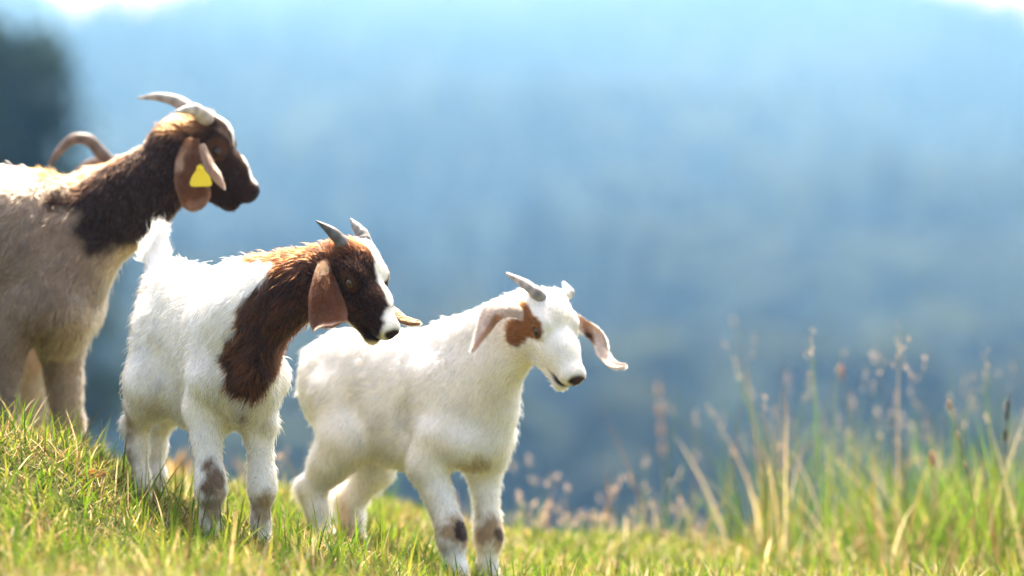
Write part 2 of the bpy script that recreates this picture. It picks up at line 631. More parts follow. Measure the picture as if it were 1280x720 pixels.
WHITE = (0.82, 0.765, 0.69)
CREAM = (0.62, 0.52, 0.38)
RUST = (0.15, 0.042, 0.012)
DARK = (0.019, 0.0062, 0.0032)

# ------------------------------------------------------------------ terrain
_tx = np.array([-3.0, -1.6, -1.2, -0.9, -0.79, -0.70, -0.53, -0.445, -0.27, -0.06, 0.5, 1.5, 4.0])
_tz = np.array([0.30, 0.27, 0.25, 0.225, 0.195, 0.100, 0.055, 0.038, 0.000, -0.060, -0.110, -0.130, -0.16])
def ridge_height(X):
    X = np.asarray(X, float)
    return 71.0 - 49.0 * np.exp(-((X + 97) / 17.0) ** 2) - 60.0 * np.exp(-((X - 124) / 18.0) ** 2) + 2.0 * np.sin(X / 47.0 + 0.9) + 4 * np.sin(X / 230.0 + 1.3)

def ground_z(X, Y):
    X, Y = np.asarray(X, float), np.asarray(Y, float)
    zb = np.interp(X, _tx, _tz)
    lowp = np.minimum(zb, 0.045)
    mound = zb - lowp
    gy = np.interp(Y, [3.0, 5.6, 6.3, 6.75, 7.05, 7.5, 8.3, 10], [-0.6, 0.0, 0.45, 0.95, 1.0, 0.45, 0.2, 0.1])
    z = lowp + mound * gy
    z = z + 0.008 * np.sin(X * 9 + Y * 4.1) * np.sin(Y * 7.3 - X * 3) + 0.012 * np.sin(X * 3.1 + 1) * np.sin(Y * 2.3)
    # beyond the crest the meadow drops into the valley
    d = np.maximum(Y - 8.2, 0)
    drop = np.where(d < 4, 0.055 * d * d, 0.88 + 0.44 * (d - 4))
    drop = np.minimum(drop, 400)
    far = np.where(Y < 5, 0.02 * (5 - Y), 0)
    z = z - drop - far
    valley = -18.0 + 1.0 * np.sin(X / 80.0) - 0.01 * np.abs(X)
    z = np.maximum(z, valley)
    rz = ridge_height(X)
    hill = np.interp(Y, [130, 150, 430, 1000, 1100], [-40, -19, -4.0, 72, 90]) + (3 * np.sin(X / 31.0 + Y / 67.0) + 2 * np.sin(X / 17.0 - Y / 31.0)) * np.clip((Y - 150) / 200, 0, 1)
    hill = np.where(hill > rz - 6, rz - 6 + 6 * np.tanh((hill - rz + 6) / 6.0), hill)
    back = np.maximum(Y - 1050, 0)
    hill = hill - 0.12 * back
    z = np.maximum(z, hill)
    return z

# ------------------------------------------------------------------ goats
def build_body(root, prims, vox, base, marks):
    v, q = polygonise(prims, vox)
    c, _ = paint(v, base, marks)
    c = np.clip(c * (1 + 0.10 * vnoise(v, 40, 2))[:, None], 0.004, 0.9)
    b = mesh_np('body', v, [q], M_SKIN, root, c)
    return b, v, q

def fur(root, prims, v, q, n, base, marks, **kw):
    if CLAY:
        return
    return grow_fur('fur', root, prims, v, q, n, base, marks, **kw)

# ---- kid with the brown head and white body, the sharp one in front
def brown_kid():
    F = Frame(292, 6.85, 62)
    root = empty('goat', F.at(0, 0, 0.05))
    tag(root, 'small white goat kid with dark brown head and neck and white blaze, standing in front', 'goat', 'goats on the meadow')
    pr = torso(F, [(0.040, 0.395, 0.086, 0.042), (0.0, 0.392, 0.118, 0.052), (-0.10, 0.385, 0.120, 0.056), (-0.20, 0.394, 0.118, 0.050), (-0.285, 0.430, 0.098, 0.036), (-0.325, 0.440, 0.068, 0.030)], fl=0.019)
    for q in (-1, 1):
        pr.append(ell(F.at(-0.19, q * 0.098, 0.36), (0.04, 0.055, 0.05), k=0.03, sub=True))
    # shoulders and brisket
    for q in (-1, 1):
        pr.append(cone(F.at(0.030, q * 0.038 + 0.004, 0.34), F.at(-0.02, q * 0.038 + 0.003, 0.45), 0.046, 0.036, k=0.018, flow=-F.f * 0.5 + V(0, 0, -1), fl=0.022))
        pr.append(cone(F.at(-0.280, q * 0.020, 0.43), F.at(-0.265, q * 0.046, 0.315), 0.048, 0.044, k=0.03, flow=-F.f * 0.6 + V(0, 0, -1), fl=0.022))
    pr.append(ell(F.at(0.058, 0, 0.33), (0.045, 0.042, 0.06), k=0.03, flow=(0, 0, -1), fl=0.026))
    # legs
    pr += leg(F, [(0.01, 0.048, 0.34), (-0.01, 0.053, 0.285), (0.022, 0.055, 0.165), (0.026, 0.055, 0.14), (0.020, 0.055, 0.085), (0.040, 0.055, 0.045)], [0.042, 0.032, 0.0200, 0.0215, 0.0150, 0.019], fl=0.011)
    pr += leg(F, [(0.02, -0.046, 0.34), (0.0, -0.047, 0.285), (0.022, -0.045, 0.165), (0.024, -0.045, 0.14), (0.016, -0.045, 0.085), (0.036, -0.045, 0.035)], [0.042, 0.030, 0.0185, 0.0200, 0.0140, 0.019], fl=0.010)
    pr += leg(F, [(-0.27, 0.046, 0.33), (-0.295, 0.044, 0.29), (-0.360, 0.040, 0.245), (-0.350, 0.040, 0.20), (-0.335, 0.038, 0.145), (-0.325, 0.038, 0.10)], [0.048, 0.034, 0.0205, 0.017, 0.014, 0.018], fl=0.010)
    pr += leg(F, [(-0.29, -0.045, 0.33), (-0.33, -0.042, 0.29), (-0.43, -0.036, 0.245), (-0.44, -0.034, 0.20), (-0.432, -0.034, 0.145), (-0.43, -0.034, 0.09)], [0.046, 0.034, 0.0205, 0.017, 0.014, 0.018], fl=0.010)
    for (a_, b_, c_) in ((-0.372, 0.040, 0.25), (-0.445, -0.036, 0.25), (0.03, -0.055, 0.26)):
        pr.append(ell(F.at(a_, b_, c_), (0.014, 0.014, 0.020), k=0.012, flow=V(0, 0, -1) - F.f * 0.8, fl=0.024))
    # tail held up
    t0, t1, t2 = P(200, 350, 7.19), P(194, 314, 7.225), P(196, 287, 7.23)
    pr.append(cone(t0, t1, 0.020, 0.019, k=0.02, flow=t1 - t0, fl=0.022))
    pr.append(cone(t1, t2, 0.019, 0.008, k=0.015, flow=t2 - t1 + V(0.03, 0, 0), fl=0.024))
    # neck and head
    h = Head(P(433, 296, 6.70), 0.197, 47, 35, 0, 1.26, 1.15)
    nb, nm, nh = P(305, 400, 6.79), P(354, 368, 6.74), P(406, 343, 6.71)
    nf = unit(nb - nh)
    lat = unit(np.cross(nf, V(0, 0, 1)))
    pr.append(cone(nb, nm, 0.076, 0.054, lat, 0.74, k=0.03, flow=nf + V(0, 0, -0.9), fl=0.018))
    pr.append(cone(nm, nh, 0.054, 0.045, lat, 0.8, k=0.03, flow=nf + V(0, 0, -0.9), fl=0.016))
    pr.append(cone(P(300, 352, 6.84), P(400, 335, 6.72), 0.036, 0.031, k=0.03, flow=nf * 1.2 + V(0, 0, -0.2), fl=0.022))
    pr += h.prims()
    # coat
    neckc = [cone(P(350, 408, 6.74), P(415, 350, 6.70), 0.080, 0.095), cone(P(328, 348, 6.82), P(412, 328, 6.71), 0.046, 0.07),
             cone(P(315, 445, 6.74), P(303, 505, 6.71), 0.056, 0.030)]
    headc = [h.e((0.42, 0, -0.18), (0.58, 0.42, 0.47))]
    marks = [
        (neckc, DARK, 0.006, None),
        ([cone(P(316, 344, 6.84), P(420, 316, 6.70), 0.030, 0.034)], RUST, 0.022, None),
        (headc, DARK, 0.004, None),
        ([h.e((0.12, 0.05, 0.02), (0.17, 0.15, 0.13))], (0.11, 0.030, 0.010), 0.010, 1.3),
        # white blaze, muzzle and chin
        ([h.c((0.16, -0.11, 0.08), (0.36, -0.10, 0.09), 0.10, 0.115), h.c((0.36, -0.09, 0.08), (0.72, -0.06, 0.0), 0.105, 0.09), h.e((0.97, -0.03, -0.14), (0.21, 0.13, 0.16))], WHITE, 0.003, None),
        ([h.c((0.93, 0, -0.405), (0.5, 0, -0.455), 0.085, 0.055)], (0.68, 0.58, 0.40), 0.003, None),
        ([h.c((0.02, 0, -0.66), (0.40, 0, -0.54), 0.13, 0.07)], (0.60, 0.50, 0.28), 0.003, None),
        ([h.e((0.45, s * 0.2, -0.11), (0.12, 0.08, 0.072)) for s in (-1, 1)], (0.07, 0.028, 0.011), 0.006, 0.6),
        (h.eye_marks(), (0.012, 0.008, 0.006), 0.0, 0.0),
        (h.nose_marks(), (0.035, 0.022, 0.020), 0.001, 0.0),
        (h.lip_marks(0.024), (0.012, 0.006, 0.005), 0.001, 0.0),
        # knee pads, cannon dirt and hooves
        ([ell(F.at(0.055, 0.062, 0.160), (0.030, 0.030, 0.034))], (0.16, 0.10, 0.06), 0.016, 0.8),
        ([ell(F.at(0.06, 0.06, 0.105), (0.045, 0.04, 0.035)), ell(F.at(0.05, -0.056, 0.105), (0.045, 0.03, 0.04))], (0.30, 0.22, 0.14), 0.014, 0.7),
        ([cone(F.at(-0.34, 0.09, 0.29), F.at(-0.32, 0.08, 0.14), 0.03, 0.03)], (0.33, 0.25, 0.17), 0.016, None),
        ([ell(F.at(0.080, 0.024, 0.268), (0.03, 0.022, 0.022))], (0.16, 0.12, 0.09), 0.012, 0.7),  # shade of the chest fold between the forelegs, painted into the coat
    ]
    base = WHITE
    b, v, q = build_body(root, pr, 0.0032, base, marks)
    fur(root, pr, v, q, 170000, base, marks, vary=0.24, clump=0.6, lift=0.28, lenmul=1.05, streak=((0.15, 0.036, 0.010), 0.42))
    for s in (-1, 1):
        make_eye(root, h, s)
    G0, G1 = (0.16, 0.145, 0.13), (0.075, 0.07, 0.07)
    make_horn(root, [h.at(0.06, 0.085, -0.03), P(431, 307, 6.664), P(415, 290, 6.664), P(395, 276, 6.668)], [0.0145, 0.0138, 0.0098, 0.0012], G0, G1)
    make_horn(root, [h.at(0.06, -0.085, -0.03), P(454, 295, 6.72), P(445, 283, 6.73), P(438, 273, 6.74)], [0.0130, 0.0120, 0.0085, 0.0012], (0.30, 0.28, 0.26), (0.2, 0.19, 0.18))
    pink = (0.36, 0.19, 0.13)
    e = [P(413, 318, 6.680), P(407, 338, 6.645), P(405, 364, 6.622), P(408, 390, 6.608), P(412, 404, 6.592), P(412, 409, 6.572)]
    make_ear(root, e, [0.012, 0.018, 0.029, 0.035, 0.030, 0.018], [V(0.25, -1, 0.1), V(-0.05, -1, 0.1), V(-0.15, -1, 0.3), V(-0.1, -0.7, 0.8)], [0.9, 0.65, 0.40, -0.20], (0.115, 0.036, 0.013), pink,
             spot=[([ell(P(400, 330, 6.64), (0.02, 0.04, 0.02))], (0.28, 0.16, 0.09), 0.006, None), ([cone(P(390, 408, 6.585), P(428, 410, 6.585), 0.009, 0.008)], (0.50, 0.34, 0.24), 0.003, None)])  # pale tip curl: underside colour with its lit edge painted in
    e = [h.at(0.14, -0.19, -0.14), P(476, 372, 6.80), P(494, 390, 6.79), P(508, 400, 6.78), P(525, 404, 6.77)]
    make_ear(root, e, [0.012, 0.018, 0.014, 0.009, 0.004], [V(0.5, -0.6, 0.6), V(0.2, -0.7, 0.6)], [0.5, 0.3, 0.2], (0.30, 0.15, 0.07), pink)
    return root

# ---- white kid with the tan eye patch
def white_kid():
    F = Frame(574, 7.30, 30)
    root = empty('goat', F.at(0, 0, -0.05))
    tag(root, 'white goat kid with a tan eye patch and ears flung out, standing rightmost', 'goat', 'goats on the meadow')
    z0 = 0.0
    pr = torso(F, [(0.035, 0.275, 0.080, 0.052), (-0.02, 0.285, 0.116, 0.062), (-0.10, 0.282, 0.114, 0.062), (-0.18, 0.294, 0.102, 0.057), (-0.24, 0.308, 0.098, 0.052), (-0.270, 0.318, 0.074, 0.042)], fl=0.013)
    for q in (-1, 1):
        pr.append(ell(F.at(-0.192, q * 0.098, 0.25), (0.018, 0.045, 0.06), k=0.022, sub=True))
        pr.append(ell(F.at(-0.066, q * 0.099, 0.235), (0.014, 0.045, 0.07), k=0.022, sub=True))
    for q in (-1, 1):
        pr.append(cone(F.at(0.025, q * 0.042, 0.21), F.at(-0.03, q * 0.040, 0.33), 0.046, 0.036, k=0.028, flow=-F.f * 0.5 + V(0, 0, -1), fl=0.012))
        pr.append(cone(F.at(-0.262, q * 0.034, 0.30), F.at(-0.225, q * 0.046, 0.195), 0.046, 0.040, k=0.022, flow=-F.f * 0.6 + V(0, 0, -1), fl=0.012))
    pr.append(ell(F.at(0.050, 0, 0.205), (0.045, 0.045, 0.05), k=0.03, flow=(0, 0, -1), fl=0.014))
    pr += leg(F, [(-0.01, 0.058, 0.22), (-0.035, 0.060, 0.165), (0.012, 0.056, 0.050), (0.018, 0.056, 0.025), (0.026, 0.056, -0.03), (0.045, 0.056, -0.065)], [0.044, 0.034, 0.0215, 0.0235, 0.0165, 0.019])
    pr += leg(F, [(0.04, -0.054, 0.22), (0.02, -0.056, 0.165), (0.034, -0.050, 0.048), (0.036, -0.050, 0.022), (0.032, -0.050, -0.03), (0.05, -0.050, -0.065)], [0.044, 0.033, 0.0205, 0.0225, 0.0155, 0.019])
    pr += leg(F, [(-0.23, 0.048, 0.21), (-0.26, 0.048, 0.165), (-0.305, 0.044, 0.110), (-0.292, 0.044, 0.07), (-0.275, 0.044, 0.02), (-0.262, 0.044, -0.02)], [0.050, 0.036, 0.0235, 0.019, 0.017, 0.019])
    pr += leg(F, [(-0.21, -0.046, 0.20), (-0.22, -0.046, 0.15), (-0.275, -0.046, 0.085), (-0.272, -0.046, 0.05), (-0.262, -0.046, 0.005), (-0.25, -0.046, -0.03)], [0.046, 0.035, 0.0235, 0.019, 0.017, 0.019])
    for (a_, b_, c_) in ((-0.316, 0.044, 0.118), (-0.287, -0.046, 0.093), (0.055, -0.052, 0.185)):
        pr.append(ell(F.at(a_, b_, c_), (0.016, 0.016, 0.020), k=0.012, flow=V(0, 0, -1) - F.f * 0.8, fl=0.026))
    t0, t1 = F.at(-0.325, -0.01, 0.36), F.at(-0.365, -0.03, 0.31)
    pr.append(cone(t0, t1, 0.018, 0.010, k=0.02, flow=t1 - t0, fl=0.02))
    h = Head(P(674, 360, 7.17), 0.200, 46, 48, 0, 1.24, 1.16)
    nb, nh = P(580, 480, 7.27), P(660, 416, 7.20)
    nf = unit(nb - nh)
    lat = unit(np.cross(nf, V(0, 0, 1)))
    pr.append(cone(nb, nh, 0.070, 0.048, lat, 0.72, k=0.04, flow=nf + V(0, 0, -0.7), fl=0.012))
    pr.append(cone(P(565, 425, 7.30), P(655, 388, 7.20), 0.030, 0.034, k=0.04, flow=nf, fl=0.013))
    pr += h.prims()
    W2 = (0.85, 0.80, 0.735)
    TAN = (0.20, 0.075, 0.022)
    marks = [
        ([h.c((0.36, 0.23, -0.09), (0.24, 0.23, -0.32), 0.09, 0.14), h.e((0.40, 0.20, -0.12), (0.13, 0.10, 0.10)), h.c((0.30, 0.22, -0.10), (0.10, 0.24, -0.10), 0.09, 0.07)], TAN, 0.004, None),
        ([h.c((0.22, -0.24, -0.14), (0.12, -0.24, -0.22), 0.11, 0.12)], TAN, 0.004, None),
        (h.eye_marks(), (0.02, 0.010, 0.006), 0.0, 0.0),
        (h.nose_marks(1.0), (0.07, 0.034, 0.030), 0.001, 0.0),
        ([h.e((1.0, q * 0.056, -0.20), (0.045, 0.026, 0.02)) for q in (-1, 1)], (0.012, 0.008, 0.008), 0.0, 0.0),
        (h.lip_marks(0.032), (0.03, 0.015, 0.015), 0.001, 0.0),
        ([ell(F.at(0.045, 0.060, 0.045), (0.022, 0.022, 0.020))], (0.035, 0.022, 0.018), 0.006, 0.5),
        ([ell(F.at(0.03, 0.056, 0.04), (0.05, 0.05, 0.032)), ell(F.at(0.05, -0.05, 0.035), (0.045, 0.05, 0.030))], (0.36, 0.24, 0.14), 0.018, 0.8),
        ([ell(F.at(0.065, -0.05, 0.032), (0.016, 0.016, 0.015))], (0.08, 0.05, 0.03), 0.004, 0.5),
        ([ell(F.at(0.055, 0.035, 0.16), (0.035, 0.025, 0.028))], (0.42, 0.33, 0.22), 0.012, 0.8),
        ([cone(F.at(-0.36, 0.09, 0.12), F.at(-0.31, 0.08, 0.0), 0.03, 0.03), cone(F.at(-0.28, -0.02, 0.08), F.at(-0.27, -0.02, 0.0), 0.025, 0.03)], (0.50, 0.40, 0.29), 0.014, None),
        ([ell(P(640, 476, 7.15), (0.006, 0.05, 0.006))], (0.16, 0.11, 0.07), 0.0, None),
    ]
    # the tan mark must not swallow the black knee spot: order it last
    marks = marks[:6] + [marks[7], marks[6]] + marks[8:]
    b, v, q = build_body(root, pr, 0.0034, W2, marks)
    fur(root, pr, v, q, 110000, W2, marks, radius=0.00045, vary=0.26, lift=0.30, clump=0.55, lenmul=1.25)
    for s in (-1, 1):
        make_eye(root, h, s, (0.10, 0.05, 0.015))
    make_horn(root, [h.at(0.05, 0.085, -0.03), P(672, 368, 7.124), P(656, 355, 7.135), P(633, 342, 7.15)], [0.0130, 0.0125, 0.0095, 0.003], (0.22, 0.20, 0.19), (0.42, 0.36, 0.33))
    make_horn(root, [h.at(0.05, -0.085, -0.03), P(712, 367, 7.18), P(708, 360, 7.19), P(704, 353, 7.20)], [0.0095, 0.0092, 0.0075, 0.003], (0.55, 0.52, 0.48), (0.62, 0.58, 0.54))
    wp = (0.70, 0.55, 0.46)
    e = [P(660, 392, 7.135), P(636, 384, 7.13), P(614, 389, 7.14), P(602, 412, 7.14), P(590, 440, 7.13)]
    make_ear(root, e, [0.012, 0.018, 0.024, 0.017, 0.005], [V(0.0, -0.9, 0.6), V(-0.2, -0.9, 0.5), V(-0.5, -0.9, 0.3), V(-0.5, -0.8, 0.1)], [0.5, 0.35, 0.3, 0.1], wp, (0.34, 0.16, 0.08),
             spot=[([cone(P(622, 402, 7.135), P(596, 437, 7.135), 0.012, 0.007)], (0.40, 0.20, 0.10), 0.002, None)])
    e = [h.at(0.14, -0.19, -0.14), P(742, 420, 7.22), P(752, 442, 7.21), P(765, 456, 7.19), P(782, 459, 7.17)]
    make_ear(root, e, [0.012, 0.016, 0.014, 0.010, 0.004], [V(0.5, -0.9, 0.2), V(0.4, -0.9, 0.3), V(0.1, -0.8, 0.6)], [-0.5, -0.4, -0.2], wp, (0.30, 0.13, 0.07), spot=[([cone(P(735, 420, 7.21), P(739, 428, 7.21), 0.009, 0.006)], (0.06, 0.025, 0.012), 0.003, None), ([cone(P(731, 406, 7.21), P(739, 420, 7.21), 0.012, 0.008)], (0.34, 0.16, 0.08), 0.003, None)][::-1])
    return root

# ---- nanny goat at the left edge
def nanny():
    F = Frame(48, 7.45, 12)
    root = empty('goat', F.at(0, 0, 0.10))
    tag(root, 'large grey-tan goat with dark brown neck and yellow ear tag at left edge', 'goat', 'goats on the meadow')
    fl = 0.018
    pr = torso(F, [(0.02, 0.535, 0.105, 0.080), (-0.02, 0.560, 0.155, 0.098), (-0.12, 0.555, 0.168, 0.120), (-0.28, 0.545, 0.178, 0.150), (-0.42, 0.560, 0.165, 0.130), (-0.54, 0.60, 0.125, 0.09)], fl=fl)
    for q in (-1, 1):
        pr.append(cone(F.at(0.04, q * 0.065, 0.47), F.at(-0.02, q * 0.055, 0.64), 0.062, 0.050, k=0.04, flow=-F.f * 0.5 + V(0, 0, -1), fl=fl))
        pr.append(cone(F.at(-0.48, q * 0.06, 0.58), F.at(-0.40, q * 0.09, 0.42), 0.10, 0.075, k=0.04, flow=-F.f * 0.5 + V(0, 0, -1), fl=fl))
        pr += leg(F, [(-0.44, q * 0.085, 0.42), (-0.50, q * 0.08, 0.36), (-0.58, q * 0.075, 0.30), (-0.56, q * 0.075, 0.24), (-0.54, q * 0.075, 0.14), (-0.52, q * 0.075, 0.09)], [0.07, 0.05, 0.033, 0.028, 0.025, 0.027])
    pr.append(ell(F.at(0.045, 0, 0.44), (0.055, 0.06, 0.07), k=0.04, flow=(0, 0, -1), fl=0.030))
    pr += leg(F, [(0.0, 0.075, 0.46), (-0.045, 0.078, 0.40), (-0.052, 0.075, 0.235), (-0.052, 0.075, 0.20), (-0.06, 0.075, 0.12), (-0.04, 0.075, 0.08)], [0.055, 0.045, 0.029, 0.031, 0.022, 0.026])
    pr += leg(F, [(0.05, -0.070, 0.46), (0.02, -0.072, 0.40), (0.035, -0.070, 0.235), (0.038, -0.070, 0.20), (0.035, -0.070, 0.12), (0.055, -0.070, 0.08)], [0.055, 0.045, 0.029, 0.031, 0.022, 0.026])
    h = Head(P(246, 140, 7.41), 0.200, 41, 8, 0, 1.05, 1.26)
    nb, nm, nh = P(84, 312, 7.43), P(158, 254, 7.42), P(222, 204, 7.41)
    nf = unit(nb - nh)
    lat = unit(np.cross(nf, V(0, 0, 1)))
    pr.append(cone(nb, nm, 0.088, 0.068, lat, 0.70, k=0.03, flow=nf + V(0, 0, -0.8), fl=fl))
    pr.append(cone(nm, nh, 0.074, 0.064, lat, 0.75, k=0.04, flow=nf + V(0, 0, -0.8), fl=fl))
    pr.append(cone(P(218, 176, 7.41), P(238, 166, 7.41), 0.042, 0.038, k=0.03, flow=nf, fl=fl))
    pr.append(cone(P(211, 248, 7.39), P(217, 266, 7.38), 0.006, 0.006, k=0.008, flow=(0, 0, -1), fl=0.004))
    pr += h.prims()
    pr.append(h.c((0.20, 0, -0.47), (0.80, 0, -0.375), 0.095, 0.062, 0.8, k=0.08))
    BROWN2 = (0.022, 0.009, 0.005)
    TAWNY = (0.225, 0.160, 0.115)
    SAND = (0.33, 0.235, 0.15)
    marks = [
        ([cone(F.at(0.12, 0, 0.36), F.at(0.06, 0, 0.15), 0.10, 0.14), cone(F.at(-0.05, -0.09, 0.40), F.at(-0.07, -0.09, 0.1), 0.05, 0.06)], SAND, 0.014, None),
        ([cone(P(120, 330, 7.43), P(165, 318, 7.43), 0.05, 0.05)], (0.45, 0.33, 0.21), 0.010, None),
        # dark neck, shoulder and head
        ([cone(P(152, 252, 7.42), P(240, 192, 7.41), 0.084, 0.10), cone(P(120, 288, 7.38), P(150, 262, 7.38), 0.045, 0.08), cone(P(75, 246, 7.36), P(150, 228, 7.40), 0.032, 0.05), cone(P(118, 300, 7.42), P(125, 318, 7.42), 0.035, 0.020)], BROWN2, 0.009, 0.65),
        ([h.e((0.42, 0, -0.18), (0.62, 0.5, 0.46))], BROWN2, 0.004, None),
        # lit rim painted along the neck crest and back, and the tan withers
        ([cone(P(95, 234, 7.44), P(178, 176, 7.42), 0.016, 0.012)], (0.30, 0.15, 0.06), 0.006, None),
        ([cone(P(-90, 196, 7.46), P(36, 204, 7.44), 0.040, 0.018)], (0.50, 0.44, 0.38), 0.007, None),  # sunlit top of the back put into the coat colour
        ([cone(P(58, 218, 7.44), P(96, 232, 7.44), 0.036, 0.024)], (0.24, 0.080, 0.016), 0.008, None),
        ([ell(P(232, 158, 7.40), (0.040, 0.06, 0.030))], (0.17, 0.070, 0.028), 0.016, 1.2),
        ([h.e((0.05, 0, 0.06), (0.11, 0.16, 0.11))], (0.33, 0.13, 0.05), 0.008, 1.5),
        # blaze
        ([h.c((0.20, 0, 0.11), (0.42, 0, 0.09), 0.07, 0.07), h.c((0.42, 0, 0.09), (0.76, 0, -0.01), 0.07, 0.07), h.e((0.86, 0, -0.06), (0.10, 0.08, 0.06))], (0.70, 0.66, 0.62), 0.004, None),
        (h.nose_marks(), (0.03, 0.018, 0.016), 0.001, 0.0),
        ([h.e((0.99, 0, -0.30), (0.045, 0.06, 0.03))], (0.5, 0.45, 0.42), 0.001, 1.2),
        ([h.e((0.42, s * 0.2, -0.10), (0.13, 0.08, 0.08)) for s in (-1, 1)], (0.085, 0.035, 0.016), 0.006, 0.8),
        (h.eye_marks(), (0.012, 0.008, 0.006), 0.0, 0.0),
    ]
    b, v, q = build_body(root, pr, 0.0045, TAWNY, marks)
    fur(root, pr, v, q, 100000, TAWNY, marks, radius=0.00055, vary=0.38, clump=0.7, mottle=0.32, streak=((0.09, 0.034, 0.014), 0.14))
    for s in (-1, 1):
        make_eye(root, h, s, (0.06, 0.03, 0.01))
    make_horn(root, [h.at(0.05, 0.08, -0.03), P(256, 147, 7.37), P(242, 137, 7.345), P(221, 139, 7.32)], [0.0165, 0.0150, 0.0125, 0.003], (0.30, 0.25, 0.21), (0.50, 0.46, 0.42), ridge=0.04)
    make_horn(root, [h.at(0.03, -0.08, -0.03), P(243, 142, 7.44), P(222, 127, 7.46), P(196, 121, 7.48), P(172, 123, 7.50)], [0.0165, 0.0155, 0.0125, 0.008, 0.0015], (0.24, 0.19, 0.16), (0.40, 0.36, 0.33), ridge=0.04)
    e = [P(240, 172, 7.355), P(236, 196, 7.335), P(239, 226, 7.325), P(245, 250, 7.32), P(249, 262, 7.315)]
    ear = make_ear(root, e, [0.013, 0.026, 0.034, 0.030, 0.012], [V(-0.1, -1, 0.15), V(0, -1, 0.1)], [0.4, 0.2, 0.05], (0.13, 0.048, 0.020), (0.34, 0.2, 0.14),
             spot=[([cone(P(224, 186, 7.33), P(222, 206, 7.33), 0.016, 0.012)], (0.42, 0.26, 0.17), 0.006, None), ([cone(P(236, 256, 7.31), P(254, 254, 7.31), 0.014, 0.014)], (0.24, 0.12, 0.065), 0.006, None)])
    e = [P(252, 180, 7.325), P(262, 206, 7.315), P(271, 220, 7.31), P(280, 234, 7.31)]
    make_ear(ear, e, [0.004, 0.011, 0.009, 0.002], V(0.3, -1, 0.2), 0.3, (0.40, 0.23, 0.16), (0.34, 0.2, 0.14), name='ear_fold')
    e = [h.at(0.10, -0.2, -0.12), P(262, 200, 7.50), P(262, 230, 7.51), P(262, 250, 7.51)]
    make_ear(root, e, [0.013, 0.026, 0.028, 0.010], V(0.1, 1, 0.1), 0.3, (0.115, 0.060, 0.042), (0.34, 0.2, 0.14))
    # ear tag: rounded plate with a stud
    outl = [(246, 208), (250, 205), (254, 208), (256, 213), (262, 220), (265, 229), (264, 232), (261, 233), (241, 233.5), (238, 232), (237, 228), (240, 220), (245, 213)]
    n = len(outl)
    fr = [P(x, y, 7.300 + 0.0002 * (x - 250)) for x, y in outl]
    bk = [p + V(0, 0.0018, 0) for p in fr]
    m, t, bs = mat_new('tag_plastic')
    bs.inputs['Base Color'].default_value = (0.80, 0.62, 0.03, 1)
    bs.inputs['Roughness'].default_value = 0.45
    nz = t.nodes.new('ShaderNodeTexNoise'); nz.inputs['Scale'].default_value = 220
    mr = t.nodes.new('ShaderNodeMix'); mr.data_type = 'RGBA'
    mr.inputs[6].default_value = (0.86, 0.68, 0.03, 1); mr.inputs[7].default_value = (0.74, 0.54, 0.02, 1)
    t.links.new(nz.outputs[0], mr.inputs[0]); t.links.new(mr.outputs[2], bs.inputs['Base Color'])
    me = bpy.data.meshes.new('ear_tag')
    me.from_pydata([tuple(p) for p in fr + bk], [], [tuple(range(n))[::-1], tuple(range(n, 2 * n))] + [(i, (i + 1) % n, n + (i + 1) % n, n + i) for i in range(n)])
    me.materials.append(m)
    o = bpy.data.objects.new('ear_tag', me); col.objects.link(o); put(o, ear)
    sv, sf = sphere_np(14, 9)
    sd_ = mesh_np('stud', P(250, 211, 7.2985) + sv * V(0.004, 0.003, 0.004), [sf], m, ear)
    # faint printed digits on the plate
    return root

